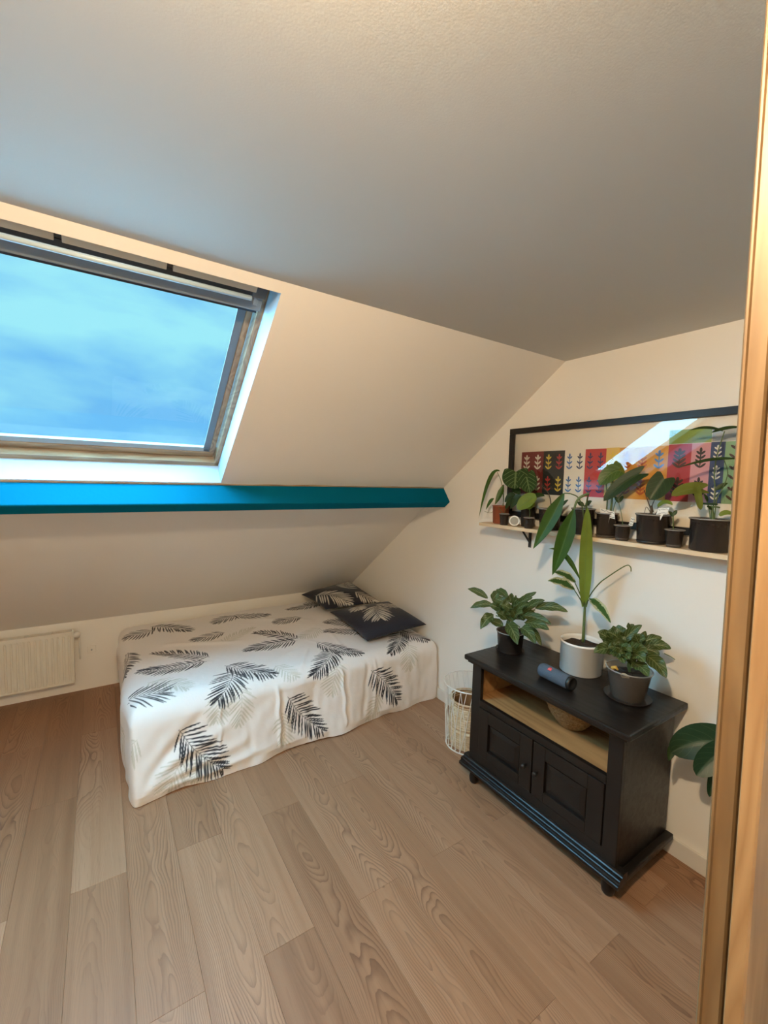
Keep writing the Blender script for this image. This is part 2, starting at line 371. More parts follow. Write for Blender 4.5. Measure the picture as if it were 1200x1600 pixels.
PLANTS = {
 'cabL': {'leaves': [
  [[-0.3,-2.253,1.023],[-0.33,-2.2,1.065],[-0.36,-2.147,1.063],0.031,'z',0],
  [[-0.3,-2.295,0.991],[-0.34,-2.245,1.006],[-0.38,-2.195,0.96],0.033,'z',0],
  [[-0.33,-2.331,0.945],[-0.375,-2.324,0.947],[-0.42,-2.322,0.878],0.045,'z',0],
  [[-0.25,-2.358,1.046],[-0.235,-2.303,1.07],[-0.22,-2.247,1.066],0.034,'z',0],
  [[-0.22,-2.412,1.029],[-0.2,-2.456,1.068],[-0.18,-2.499,1.104],0.027,'z',0],
  [[-0.25,-2.416,1.008],[-0.235,-2.461,1.066],[-0.22,-2.506,1.079],0.034,'z',0],
  [[-0.27,-2.478,0.992],[-0.26,-2.544,1.074],[-0.25,-2.606,1.093],0.033,'z',0],
  [[-0.25,-2.549,1.037],[-0.225,-2.632,1.08],[-0.2,-2.71,1.052],0.037,'z',0],
  [[-0.29,-2.499,0.986],[-0.28,-2.586,1.008],[-0.27,-2.666,0.986],0.037,'z',0],
  [[-0.31,-2.534,0.964],[-0.32,-2.62,0.99],[-0.33,-2.699,0.976],0.04,'z',0],
  [[-0.33,-2.435,0.93],[-0.375,-2.509,0.936],[-0.42,-2.583,0.878],0.051,'z',0],
  [[-0.32,-2.519,0.929],[-0.35,-2.59,0.948],[-0.38,-2.661,0.9],0.043,'z',0],
  [[-0.28,-2.537,0.932],[-0.29,-2.587,0.925],[-0.3,-2.638,0.867],0.03,'z',0],
  [[-0.3,-2.378,0.894],[-0.315,-2.343,0.913],[-0.33,-2.308,0.904],0.036,'z',0],
  [[-0.25,-2.243,1.002],[-0.235,-2.259,1.044],[-0.22,-2.278,1.057],0.04,'z',0],
  [[-0.3,-2.412,1.018],[-0.315,-2.372,1.046],[-0.33,-2.329,1.045],0.04,'z',0],
  [[-0.32,-2.453,1.003],[-0.345,-2.428,1.04],[-0.37,-2.404,1.033],0.035,'z',0],
  [[-0.3,-2.446,0.987],[-0.31,-2.503,1.052],[-0.32,-2.56,1.07],0.029,'z',0],
  [[-0.31,-2.437,0.972],[-0.325,-2.418,1.005],[-0.34,-2.402,1.01],0.032,'z',0],
  [[-0.33,-2.463,0.971],[-0.355,-2.522,1.024],[-0.38,-2.577,1.036],0.036,'z',0],
  [[-0.24,-2.401,0.958],[-0.22,-2.388,1.008],[-0.2,-2.376,1.059],0.028,'z',0],
  [[-0.31,-2.412,0.942],[-0.335,-2.392,0.98],[-0.36,-2.375,0.977],0.036,'z',0],
  [[-0.33,-2.489,0.975],[-0.35,-2.49,1.01],[-0.37,-2.494,1.032],0.031,'z',0],
 ], 'stems': [
  [[[-0.25,-2.389,0.862],[-0.25,-2.371,0.921],[-0.26,-2.26,0.969]],0.004],
  [[[-0.25,-2.389,0.862],[-0.25,-2.371,0.921],[-0.26,-2.368,1.027]],0.004],
  [[[-0.25,-2.389,0.862],[-0.25,-2.371,0.921],[-0.26,-2.446,1.029]],0.004],
  [[[-0.25,-2.389,0.862],[-0.25,-2.371,0.921],[-0.26,-2.494,0.959]],0.004],
  [[[-0.25,-2.389,0.862],[-0.25,-2.371,0.921],[-0.261,-2.557,1.03]],0.004],
  [[[-0.25,-2.389,0.862],[-0.25,-2.371,0.921],[-0.261,-2.288,0.922]],0.004],
  [[[-0.25,-2.389,0.862],[-0.25,-2.371,0.921],[-0.26,-2.405,0.955]],0.004],
  [[[-0.25,-2.389,0.862],[-0.25,-2.371,0.921],[-0.26,-2.462,0.905]],0.004],
 ]},
 'white': {'leaves': [
  [[-0.3,-2.717,1.664],[-0.33,-2.664,1.505],[-0.36,-2.6,1.374],0.073,'s',0],
  [[-0.28,-2.764,1.591],[-0.29,-2.725,1.401],[-0.3,-2.678,1.247],0.079,'s',0],
  [[-0.134,-2.759,1.083],[-0.187,-2.782,1.359],[-0.24,-2.808,1.603],0.064,'b',0],
  [[-0.2,-2.766,1.235],[-0.235,-2.692,1.398],[-0.27,-2.626,1.372],0.026,'s',0],
  [[-0.2,-2.743,1.214],[-0.24,-2.705,1.263],[-0.28,-2.671,1.26],0.036,'v',0],
  [[-0.22,-2.751,1.182],[-0.28,-2.715,1.233],[-0.34,-2.683,1.223],0.042,'v',0],
  [[-0.2,-2.823,1.151],[-0.25,-2.908,1.149],[-0.3,-2.989,1.094],0.041,'v',0],
 ], 'stems': [
  [[[-0.134,-2.764,0.899],[-0.134,-2.763,0.993],[-0.134,-2.762,1.094]],0.007],
  [[[-0.134,-2.762,1.084],[-0.154,-2.738,1.158],[-0.174,-2.723,1.207]],0.003],
  [[[-0.134,-2.763,1.077],[-0.164,-2.75,1.128],[-0.194,-2.734,1.175]],0.003],
  [[[-0.134,-2.762,1.084],[-0.144,-2.753,1.157],[-0.174,-2.75,1.229]],0.005],
  [[[-0.134,-2.763,1.077],[-0.154,-2.786,1.12],[-0.184,-2.817,1.147]],0.003],
  [[[-0.134,-2.762,1.084],[-0.134,-2.786,1.15],[-0.134,-2.829,1.219],[-0.134,-2.872,1.263],[-0.12,-2.944,1.329],[-0.11,-2.963,1.326],[-0.11,-2.967,1.305]],0.0028],
  [[[-0.124,-2.756,1.091],[-0.12,-2.739,1.305],[-0.14,-2.741,1.473],[-0.19,-2.772,1.622],[-0.25,-2.816,1.668]],0.004],
  [[[-0.25,-2.816,1.668],[-0.26,-2.784,1.651],[-0.27,-2.768,1.626],[-0.28,-2.764,1.588]],0.006],
  [[[-0.12,-2.75,1.139],[-0.14,-2.735,1.505],[-0.22,-2.753,1.631],[-0.28,-2.745,1.662],[-0.3,-2.717,1.664]],0.003],
 ]},
 'cabR': {'leaves': [
  [[-0.24,-2.972,0.982],[-0.26,-2.946,1.021],[-0.28,-2.921,1.025],0.044,'z',0],
  [[-0.27,-3.004,0.963],[-0.315,-2.979,0.989],[-0.36,-2.955,0.955],0.043,'z',0],
  [[-0.24,-2.994,0.966],[-0.25,-2.987,1.018],[-0.26,-2.98,1.07],0.063,'z',0],
  [[-0.24,-2.999,0.976],[-0.22,-3.037,1.058],[-0.2,-3.075,1.092],0.032,'z',0],
  [[-0.24,-3.095,1.007],[-0.255,-3.087,1.037],[-0.27,-3.079,1.067],0.042,'z',0],
  [[-0.2,-3.081,1.012],[-0.175,-3.109,1.045],[-0.15,-3.138,1.045],0.029,'z',0],
  [[-0.2,-3.093,0.992],[-0.18,-3.136,1.036],[-0.16,-3.18,1.012],0.038,'z',0],
  [[-0.24,-3.116,0.977],[-0.26,-3.17,0.983],[-0.28,-3.221,0.929],0.048,'z',0],
  [[-0.29,-3.095,0.942],[-0.325,-3.143,0.962],[-0.36,-3.191,0.941],0.04,'z',0],
  [[-0.3,-3.02,0.972],[-0.335,-3.06,0.988],[-0.37,-3.097,0.961],0.046,'z',0],
  [[-0.2,-3.077,1.025],[-0.185,-3.078,1.043],[-0.17,-3.079,1.061],0.019,'z',0],
  [[-0.29,-3.051,0.981],[-0.315,-3.028,1.009],[-0.34,-3.006,0.993],0.039,'z',0],
  [[-0.28,-3.073,0.987],[-0.29,-3.114,1.021],[-0.3,-3.152,1.014],0.04,'z',0],
  [[-0.3,-3.084,0.975],[-0.33,-3.077,1.0],[-0.36,-3.074,0.992],0.04,'z',0],
  [[-0.2,-3.003,0.985],[-0.185,-3.008,1.014],[-0.17,-3.013,1.044],0.04,'z',0],
  [[-0.3,-3.097,0.988],[-0.32,-3.129,1.002],[-0.34,-3.164,0.985],0.04,'z',0],
  [[-0.29,-3.065,0.98],[-0.305,-3.093,1.021],[-0.32,-3.118,1.05],0.033,'z',0],
  [[-0.31,-3.048,0.972],[-0.34,-3.081,0.996],[-0.37,-3.117,0.987],0.038,'z',0],
  [[-0.3,-3.036,0.986],[-0.32,-3.073,1.017],[-0.34,-3.11,1.012],0.035,'z',0],
  [[-0.22,-3.043,0.982],[-0.21,-3.056,1.007],[-0.2,-3.072,1.02],0.032,'z',0],
  [[-0.22,-3.097,0.989],[-0.21,-3.125,1.008],[-0.2,-3.154,0.983],0.036,'z',0],
 ], 'stems': [
  [[[-0.21,-3.042,0.866],[-0.21,-3.034,0.908],[-0.21,-2.972,0.949]],0.004],
  [[[-0.21,-3.042,0.866],[-0.21,-3.034,0.908],[-0.21,-3.081,0.999]],0.004],
  [[[-0.21,-3.042,0.866],[-0.21,-3.034,0.908],[-0.21,-3.096,0.969]],0.004],
  [[[-0.21,-3.042,0.866],[-0.21,-3.034,0.908],[-0.21,-3.056,0.919]],0.004],
  [[[-0.21,-3.042,0.866],[-0.21,-3.034,0.908],[-0.21,-3.01,0.956]],0.004],
  [[[-0.18,-3.165,0.991],[-0.18,-3.191,0.986],[-0.18,-3.208,0.979]],0.002],
 ]},
 'terracotta': {'leaves': [
  [[-0.1,-2.121,1.781],[-0.115,-2.046,1.813],[-0.13,-1.987,1.47],0.028,'s',0],
  [[-0.11,-2.166,1.697],[-0.135,-2.158,1.617],[-0.16,-2.147,1.569],0.035,'s',0],
  [[-0.1,-2.084,1.606],[-0.11,-2.06,1.593],[-0.12,-2.036,1.528],0.024,'s',0],
 ], 'stems': [
  [[[-0.08,-2.144,1.54],[-0.08,-2.138,1.645],[-0.09,-2.127,1.717],[-0.1,-2.101,1.773]],0.002],
  [[[-0.08,-2.134,1.539],[-0.09,-2.154,1.605],[-0.1,-2.158,1.697]],0.002],
  [[[-0.08,-2.123,1.538],[-0.1,-2.109,1.554],[-0.11,-2.077,1.515],[-0.12,-2.025,1.519]],0.0015],
 ]},
 'tinyA': {'leaves': [
  [[-0.14,-2.217,1.55],[-0.145,-2.245,1.594],[-0.15,-2.27,1.619],0.03,'d',0],
 ], 'stems': [
  [[[-0.142,-2.206,1.514],[-0.142,-2.179,1.539],[-0.13,-2.146,1.561]],0.0012],
  [[[-0.142,-2.211,1.514],[-0.142,-2.215,1.534],[-0.14,-2.217,1.55]],0.0012],
 ]},
 'darkB': {'leaves': [
  [[-0.13,-2.273,1.776],[-0.15,-2.288,1.724],[-0.17,-2.303,1.673],0.153,'a',0],
  [[-0.11,-2.332,1.758],[-0.13,-2.366,1.705],[-0.15,-2.397,1.655],0.106,'a',0],
  [[-0.14,-2.435,1.635],[-0.165,-2.39,1.61],[-0.19,-2.346,1.556],0.094,'b',0],
  [[-0.1,-2.252,1.63],[-0.11,-2.22,1.64],[-0.12,-2.192,1.587],0.047,'d',0],
  [[-0.12,-2.316,1.633],[-0.13,-2.284,1.623],[-0.14,-2.256,1.553],0.049,'d',0],
  [[-0.1,-2.361,1.616],[-0.1,-2.41,1.65],[-0.1,-2.46,1.639],0.037,'d',0],
  [[-0.1,-2.285,1.643],[-0.105,-2.257,1.674],[-0.11,-2.233,1.676],0.045,'d',0],
  [[-0.1,-2.315,1.614],[-0.12,-2.359,1.62],[-0.14,-2.403,1.582],0.051,'d',0],
 ], 'stems': [
  [[[-0.076,-2.327,1.557],[-0.08,-2.269,1.631],[-0.12,-2.266,1.746]],0.0025],
  [[[-0.076,-2.336,1.557],[-0.08,-2.333,1.653],[-0.1,-2.33,1.736]],0.0025],
  [[[-0.076,-2.332,1.553],[-0.09,-2.372,1.598],[-0.11,-2.408,1.63]],0.002],
  [[[-0.076,-2.327,1.549],[-0.08,-2.281,1.581],[-0.1,-2.257,1.626]],0.0015],
 ]},
 'tinyB': {'leaves': [
  [[-0.146,-2.396,1.563],[-0.152,-2.37,1.584],[-0.155,-2.347,1.589],0.033,'b',0],
  [[-0.146,-2.396,1.563],[-0.133,-2.404,1.594],[-0.12,-2.413,1.597],0.032,'b',0],
 ], 'stems': [
  [[[-0.146,-2.399,1.511],[-0.146,-2.402,1.537],[-0.146,-2.396,1.563]],0.0014],
 ]},
 'p3': {'leaves': [
  [[-0.1,-2.566,1.585],[-0.1,-2.588,1.612],[-0.1,-2.61,1.626],0.02,'d',0],
  [[-0.09,-2.502,1.584],[-0.09,-2.514,1.594],[-0.09,-2.525,1.607],0.014,'d',0],
 ], 'stems': [
  [[[-0.09,-2.499,1.569],[-0.09,-2.491,1.623],[-0.09,-2.468,1.665],[-0.09,-2.423,1.7]],0.0028],
  [[[-0.09,-2.511,1.57],[-0.1,-2.543,1.573],[-0.1,-2.566,1.585]],0.0014],
 ]},
 'p4': {'leaves': [
  [[-0.09,-2.694,1.597],[-0.095,-2.678,1.612],[-0.1,-2.663,1.615],0.026,'d',0],
  [[-0.09,-2.705,1.601],[-0.085,-2.718,1.62],[-0.08,-2.732,1.626],0.023,'d',0],
  [[-0.1,-2.704,1.597],[-0.11,-2.724,1.608],[-0.12,-2.744,1.604],0.02,'d',0],
 ], 'stems': [
  [[[-0.09,-2.703,1.577],[-0.09,-2.698,1.59],[-0.09,-2.697,1.604]],0.002],
  [[[-0.09,-2.702,1.581],[-0.09,-2.71,1.634],[-0.09,-2.714,1.668]],0.0012],
 ]},
 'p5': {'leaves': [
  [[-0.1,-2.869,1.783],[-0.12,-2.834,1.772],[-0.14,-2.803,1.709],0.085,'h2',0],
  [[-0.08,-2.831,1.806],[-0.09,-2.861,1.78],[-0.1,-2.891,1.731],0.061,'y',0],
  [[-0.1,-2.966,1.765],[-0.13,-2.904,1.726],[-0.16,-2.839,1.632],0.07,'h',0],
  [[-0.1,-2.838,1.717],[-0.105,-2.859,1.716],[-0.11,-2.879,1.706],0.03,'b',0],
 ], 'stems': [
  [[[-0.09,-2.817,1.566],[-0.09,-2.818,1.64],[-0.1,-2.812,1.72]],0.0035],
  [[[-0.09,-2.839,1.568],[-0.09,-2.841,1.641],[-0.09,-2.838,1.736]],0.005],
  [[[-0.09,-2.849,1.569],[-0.09,-2.861,1.63],[-0.1,-2.903,1.682],[-0.1,-2.958,1.744]],0.0018],
 ]},
 'tinyC': {'leaves': [
  [[-0.13,-2.898,1.626],[-0.13,-2.886,1.647],[-0.13,-2.875,1.656],0.017,'d',0],
  [[-0.12,-2.896,1.629],[-0.11,-2.897,1.652],[-0.1,-2.902,1.66],0.017,'d',0],
 ], 'stems': [
  [[[-0.13,-2.924,1.521],[-0.13,-2.914,1.575],[-0.13,-2.898,1.626]],0.0014],
 ]},
 'p6': {'leaves': [
  [[-0.1,-3.077,1.745],[-0.12,-3.059,1.699],[-0.14,-3.041,1.649],0.093,'h',0],
  [[-0.1,-3.059,1.621],[-0.11,-3.093,1.656],[-0.12,-3.127,1.631],0.026,'b',0],
 ], 'stems': [
  [[[-0.095,-3.035,1.587],[-0.09,-3.016,1.627],[-0.09,-2.989,1.694]],0.002],
  [[[-0.095,-3.04,1.593],[-0.09,-3.03,1.622],[-0.08,-3.046,1.681],[-0.09,-3.064,1.725]],0.0016],
  [[[-0.095,-3.029,1.584],[-0.095,-3.031,1.602],[-0.095,-3.027,1.622]],0.006],
  [[[-0.095,-3.026,1.592],[-0.1,-3.01,1.615],[-0.1,-3.004,1.588]],0.0014],
  [[[-0.1,-3.051,1.586],[-0.1,-3.06,1.604],[-0.1,-3.059,1.621]],0.0018],
 ]},
 'tinyD': {'leaves': [
  [[-0.13,-3.138,1.579],[-0.13,-3.128,1.597],[-0.13,-3.118,1.603],0.015,'d',0],
  [[-0.13,-3.137,1.585],[-0.125,-3.142,1.602],[-0.12,-3.146,1.61],0.015,'d',0],
 ], 'stems': [
  [[[-0.13,-3.142,1.524],[-0.13,-3.139,1.557],[-0.13,-3.138,1.582]],0.0024],
 ]},
 'p7': {'leaves': [
  [[-0.12,-3.233,1.705],[-0.16,-3.192,1.71],[-0.2,-3.154,1.672],0.056,'y',0],
  [[-0.14,-3.222,1.704],[-0.17,-3.245,1.649],[-0.2,-3.264,1.621],0.027,'y',0],
  [[-0.12,-3.345,1.826],[-0.16,-3.266,1.835],[-0.2,-3.179,1.792],0.015,'d',0],
  [[-0.12,-3.25,1.935],[-0.115,-3.301,1.957],[-0.11,-3.348,1.948],0.018,'d',0],
  [[-0.12,-3.289,1.937],[-0.14,-3.24,1.966],[-0.16,-3.187,1.946],0.015,'d',0],
  [[-0.11,-3.277,1.701],[-0.1,-3.293,1.722],[-0.09,-3.309,1.731],0.02,'d',0],
  [[-0.1,-3.294,1.598],[-0.09,-3.311,1.622],[-0.08,-3.332,1.605],0.023,'b',0],
  [[-0.11,-3.253,1.655],[-0.12,-3.249,1.674],[-0.13,-3.245,1.684],0.013,'d',0],
  [[-0.1,-3.266,1.619],[-0.11,-3.26,1.632],[-0.12,-3.254,1.634],0.014,'d',0],
 ], 'stems': [
  [[[-0.095,-3.267,1.579],[-0.1,-3.272,1.69],[-0.1,-3.264,1.769],[-0.1,-3.269,1.847],[-0.1,-3.287,1.939]],0.0025],
  [[[-0.095,-3.276,1.58],[-0.1,-3.28,1.665],[-0.1,-3.295,1.704],[-0.11,-3.313,1.769],[-0.12,-3.299,1.827]],0.002],
  [[[-0.095,-3.262,1.579],[-0.1,-3.251,1.642],[-0.12,-3.233,1.702]],0.002],
  [[[-0.095,-3.271,1.58],[-0.095,-3.267,1.611],[-0.095,-3.26,1.637]],0.006],
  [[[-0.095,-3.254,1.629],[-0.1,-3.276,1.633],[-0.095,-3.292,1.631]],0.004],
 ]},
 'corner': {'leaves': [
  [[-0.17,-3.382,0.704],[-0.215,-3.315,0.7],[-0.26,-3.251,0.617],0.133,'m',0],
  [[-0.22,-3.4,0.688],[-0.26,-3.378,0.655],[-0.3,-3.359,0.599],0.09,'m',0],
  [[-0.2,-3.392,0.64],[-0.21,-3.386,0.569],[-0.22,-3.38,0.494],0.041,'m',0],
  [[-0.24,-3.25,0.649],[-0.255,-3.25,0.621],[-0.27,-3.25,0.584],0.029,'d',0],
 ], 'stems': [
  [[[-0.2,-3.484,0.154],[-0.2,-3.444,0.437],[-0.2,-3.389,0.686]],0.006],
  [[[-0.2,-3.488,0.158],[-0.18,-3.43,0.419],[-0.16,-3.366,0.687]],0.006],
 ]},
}
FRONDS = [
  [-1.878,0.253,-2.063,0.324,0.1,0],
  [-1.892,0.161,-1.638,0.385,0.1,0],
  [-1.229,0.265,-1.429,0.308,0.09,0],
  [-1.268,0.225,-0.999,0.371,0.09,0],
  [-1.413,0.575,-1.648,0.614,0.09,0],
  [-1.612,1.02,-1.923,0.746,0.08,0],
  [-1.644,1.084,-2.021,1.01,0.09,0],
  [-2.068,0.613,-2.139,0.953,0.09,0],
  [-2.132,1.346,-1.938,1.368,0.15,0],
  [-1.525,1.294,-1.666,1.556,0.12,0],
  [-1.558,1.2,-1.313,1.437,0.11,0],
  [-0.981,1.016,-1.227,0.742,0.08,0],
  [-0.999,1.05,-1.373,1.018,0.09,0],
  [-0.439,0.23,-0.782,0.278,0.09,0],
  [-0.599,0.169,-0.379,0.262,0.08,0],
  [-0.774,0.591,-1.012,0.591,0.09,0],
  [-0.436,0.888,-0.632,0.763,0.08,0],
  [-0.447,1.059,-0.73,0.969,0.08,0],
  [-0.813,1.28,-1.066,1.537,0.11,0],
  [-0.89,1.14,-0.682,1.434,0.1,0],
  [-0.634,1.611,-0.418,1.877,0.115,0],
  [-1.249,1.641,-1.028,1.903,0.115,0],
  [-0.128,1.148,-0.454,1.506,0.1,0],
  [-0.159,1.201,-0.083,1.456,0.09,0],
  [-1.874,1.661,-1.656,1.923,0.12,0],
  [-1.538,1.476,-1.556,1.71,0.09,1],
  [-0.868,1.491,-0.944,1.692,0.09,1],
  [-0.258,1.45,-0.298,1.669,0.09,1],
  [-1.846,1.804,-1.933,1.936,0.1,1],
  [-1.997,1.191,-1.812,1.39,0.09,1],
  [-1.293,1.727,-1.279,1.912,0.08,1],
  [-1.475,0.784,-1.207,0.623,0.08,1],
  [-2.072,1.647,-2.144,1.725,0.09,1],
  [-1.662,1.516,-1.68,1.661,0.08,1],
  [-0.565,1.804,-0.656,1.943,0.08,1],
  [-0.74,0.881,-0.954,1.001,0.08,1],
  [-1.714,1.838,-1.815,1.933,0.08,1],
  [-1.272,1.342,-1.183,1.518,0.08,1],
]


# ------------------------------------------------------------------ room shell
H = 2.4; KNEE = .5535; YC = -2.4745
X0, Y0 = -4.6, -5.2
TH = math.atan2(H-KNEE, -YC); CT, ST = math.cos(TH), math.sin(TH)
LS = math.hypot(H-KNEE, YC)
def sk(a, b, c): return Vector((a, -CT*b+ST*c, KNEE+ST*b+CT*c))     # a along the ridge, b up the slope, c outwards
floor = empty('floor', kind='structure', label='oak laminate floor of staggered brown planks')
bm = bmesh.new(); box(bm, (X0-.1, Y0-.1, -.06), (.1, .1, -.012)); obj('subfloor', bm, joint_m, floor)
PW, PLN = .196, 1.27
mesh_cache = {}
def plank_mesh(w, l):
    key = (round(w, 3), round(l, 3))
    if key in mesh_cache: return mesh_cache[key]
    bm = bmesh.new(); g = .0002; ch = .0007
    x, y = w/2-g, l/2-g
    top = [bm.verts.new(p) for p in ((-x+ch, -y+ch, 0), (x-ch, -y+ch, 0), (x-ch, y-ch, 0), (-x+ch, y-ch, 0))]
    mid = [bm.verts.new(p) for p in ((-x, -y, -ch), (x, -y, -ch), (x, y, -ch), (-x, y, -ch))]
    low = [bm.verts.new(p) for p in ((-x, -y, -.012), (x, -y, -.012), (x, y, -.012), (-x, y, -.012))]
    bm.faces.new(top)
    for A, B in ((mid, top), (low, mid)):
        for i in range(4): bm.faces.new((A[i], A[(i+1) % 4], B[(i+1) % 4], B[i]))
    me = bpy.data.meshes.new('plank'); bm.to_mesh(me); bm.free(); me.materials.append(floor_m)
    mesh_cache[key] = me; return me
k = 0
kx = -17
while True:
    xa = -1.36+PW*kx; xb = min(xa+PW, 0.0)
    if xa > -.02: break
    y = (-1.98 if kx % 2 else -2.615) + 3*PLN
    while y > Y0:
        ya, yb = max(y-PLN, Y0), min(y, 0.0)
        if yb-ya > .02:
            o = bpy.data.objects.new('plank', plank_mesh(xb-xa, yb-ya)); COL.objects.link(o)
            o.location = ((xa+xb)/2, (ya+yb)/2, 0); o.parent = floor
        y -= PLN
    kx += 1

quads('wall_right', [[(0, 0, -.02), (0, Y0, -.02), (0, Y0, H), (0, YC, H), (0, 0, KNEE)]], wall_m, kind='structure', label='cream end wall behind the shelf and cabinet')
quads('wall_back', [[(X0, 0, -.02), (0, 0, -.02), (0, 0, KNEE), (X0, 0, KNEE)]], wall_m, kind='structure', label='low cream knee wall behind the bed and radiator')
quads('wall_left', [[(X0, 0, -.02), (X0, Y0, -.02), (X0, Y0, H), (X0, YC, H), (X0, 0, KNEE)]], wall_m, kind='structure')
quads('wall_front', [[(X0, Y0, -.02), (0, Y0, -.02), (0, Y0, H), (X0, Y0, H)]], wall_m, kind='structure')
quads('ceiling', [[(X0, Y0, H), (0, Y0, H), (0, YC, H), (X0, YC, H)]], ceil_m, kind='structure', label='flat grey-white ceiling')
OA0, OA1, OB0, OB1 = -2.785, -1.645, 1.860, 3.042
def rect(a0, a1, b0, b1): return [sk(a0, b0, 0), sk(a1, b0, 0), sk(a1, b1, 0), sk(a0, b1, 0)]
quads('wall_slope', [rect(X0, OA0, 0, OB0), rect(OA0, OA1, 0, OB0), rect(OA1, 0, 0, OB0), rect(X0, OA0, OB0, OB1), rect(OA1, 0, OB0, OB1),
                     rect(X0, OA0, OB1, LS), rect(OA0, OA1, OB1, LS), rect(OA1, 0, OB1, LS)], slope_m, kind='structure', label='sloping plastered roof wall around the skylight')
# baseboard on the end wall
bm = bmesh.new(); prism(bm, [(0, 0), (0, .078), (-.006, .084), (-.012, .084), (-.014, .078), (-.014, 0)][::-1], -3.9, -.0, 'y') if False else None
bm.free() if bm else None
bm = bmesh.new(); box(bm, (-.014, -5.2, 0), (0, 0, .083), .003); obj('baseboard_right', bm, base_m, kind='structure', label='low cream baseboard along the end wall')
# partition and door post beside the camera
bm = bmesh.new(); box(bm, (-1.49, Y0, 0), (-1.41, -3.96, H)); obj('wall_partition', bm, wall_m, kind='structure')
POST_TILT = .0145
def tilt(bm):
    for v in bm.verts: v.co.y += POST_TILT*(v.co.z-1.45)
    return bm
post = [(-1.50, -3.846), (-1.592, -3.8475), (-1.592, -3.8490), (-1.605, -3.8495), (-1.608, -3.8512), (-1.6075, -3.8660), (-1.605, -3.8680), (-1.56, -3.8700), (-1.50, -3.8705)]
stop = [(-1.50, -3.8180), (-1.588, -3.8195), (-1.5995, -3.8212), (-1.604, -3.8240), (-1.604, -3.8262), (-1.601, -3.8275), (-1.601, -3.8435), (-1.598, -3.8455), (-1.592, -3.8462), (-1.50, -3.8462)]
bm = bmesh.new(); prism(bm, post, 0, H, 'z'); trim1 = obj('trim_1', tilt(bm), post_m, kind='structure', label='varnished wooden door frame post at the edge of the view')
bm = bmesh.new(); prism(bm, stop, 0, H, 'z'); obj('door_stop', tilt(bm), stop_m, trim1, label='door stop strip with shade in its colour')

# purlin beam
bm = bmesh.new()
poly = [(1.769, .02), (1.844, .02), (1.844, -.126), (1.840, -.130), (1.773, -.130), (1.769, -.126)]
A = [bm.verts.new(sk(X0+.01, b, c)) for b, c in poly]; B = [bm.verts.new(sk(-.0005, b, c)) for b, c in poly]
for i in range(6): bm.faces.new((A[i], A[(i+1) % 6], B[(i+1) % 6], B[i]))
bm.faces.new(A[::-1]); bm.faces.new(B); bmesh.ops.recalc_face_normals(bm, faces=bm.faces)
beam = obj('trim_2', bm, beam_m, kind='structure', label='bright turquoise painted roof beam below the skylight')
bm = bmesh.new(); seg = []
for i in range(60):
    a = X0+.01 + (-.001-X0-.01)*i/59; w = .0075+.002*math.sin(i*1.7)+.0015*math.sin(i*.6)
    seg.append([bm.verts.new(sk(a, b, c)) for b, c in ((1.843, 0.002), (1.843+w, .002), (1.843+w, -.004), (1.843, -.006))])
for A, B in zip(seg, seg[1:]):
    for i in range(4): bm.faces.new((A[i], A[(i+1) % 4], B[(i+1) % 4], B[i]))
bmesh.ops.recalc_face_normals(bm, faces=bm.faces)
obj('caulk_strip', bm, pine_m, beam)

# ------------------------------------------------------------------ skylight
win = empty('window_1', kind='structure', label='pine framed roof skylight with a grey sash')
def skbox(name, a0, a1, b0, b1, c0, c1, mat, bevel=.003, parent=win):
    bm = bmesh.new(); box(bm, (a0, b0, c0), (a1, b1, c1), bevel)
    for v in bm.verts: v.co = sk(*v.co)
    bmesh.ops.recalc_face_normals(bm, faces=bm.faces)
    return obj(name, bm, mat, parent)
RC = .118
def skq(*p): return [sk(*q) for q in p]
e = 0.0
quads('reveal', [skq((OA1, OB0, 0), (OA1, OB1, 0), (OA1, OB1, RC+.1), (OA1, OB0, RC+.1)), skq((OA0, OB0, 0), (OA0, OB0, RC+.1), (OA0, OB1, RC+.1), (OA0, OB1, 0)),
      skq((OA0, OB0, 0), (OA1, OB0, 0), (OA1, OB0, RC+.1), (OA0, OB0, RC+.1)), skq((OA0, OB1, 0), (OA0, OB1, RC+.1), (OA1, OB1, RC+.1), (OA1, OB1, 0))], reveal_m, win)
FW = .030   # fixed frame seen inside the reveal
skbox('frame_rail', OA0-.03, OA1+.03, OB0-.04, OB0+FW, RC, RC+.11, pine_m)
skbox('frame_rail', OA0-.03, OA1+.03, OB1-.02, OB1+.05, RC, RC+.11, pine_m)
skbox('frame_stile', OA1-FW*.75, OA1+.04, OB0-.04, OB1+.05, RC, RC+.11, pine_stile_m)
skbox('frame_stile', OA0-.04, OA0+FW*.75, OB0-.04, OB1+.05, RC, RC+.11, pine_stile_m)
SA0, SA1, SB0, SB1 = OA0+.028, OA1-.028, OB0+.036, OB1-.075
SW = .036
sash = skbox('sash_rail', SA0, SA1, SB0, SB0+SW, RC+.035, RC+.085, pine_m)
skbox('sash_rail', SA0, SA1, SB1-SW, SB1, RC+.02, RC+.085, alu_m)
skbox('sash_stile', SA1-SW*.7, SA1, SB0, SB1, RC+.035, RC+.085, pine_stile_m)
skbox('sash_stile', SA0, SA0+SW*.7, SB0, SB1, RC+.035, RC+.085, pine_stile_m)
GA0, GA1, GB0, GB1 = SA0+SW*.7, SA1-SW*.7, SB0+SW, SB1-SW
skbox('glazing_bead', GA1-.034, GA1+.002, GB0, GB1, RC+.040, RC+.046, bead_m)
skbox('glazing_bead', GA0-.002, GA0+.034, GB0, GB1, RC+.040, RC+.046, bead_m)
skbox('glazing_bead', GA0, GA1, GB0-.002, GB0+.034, RC+.040, RC+.046, plain('pale_glazing_bead', (.34, .37, .36), .5, .03))
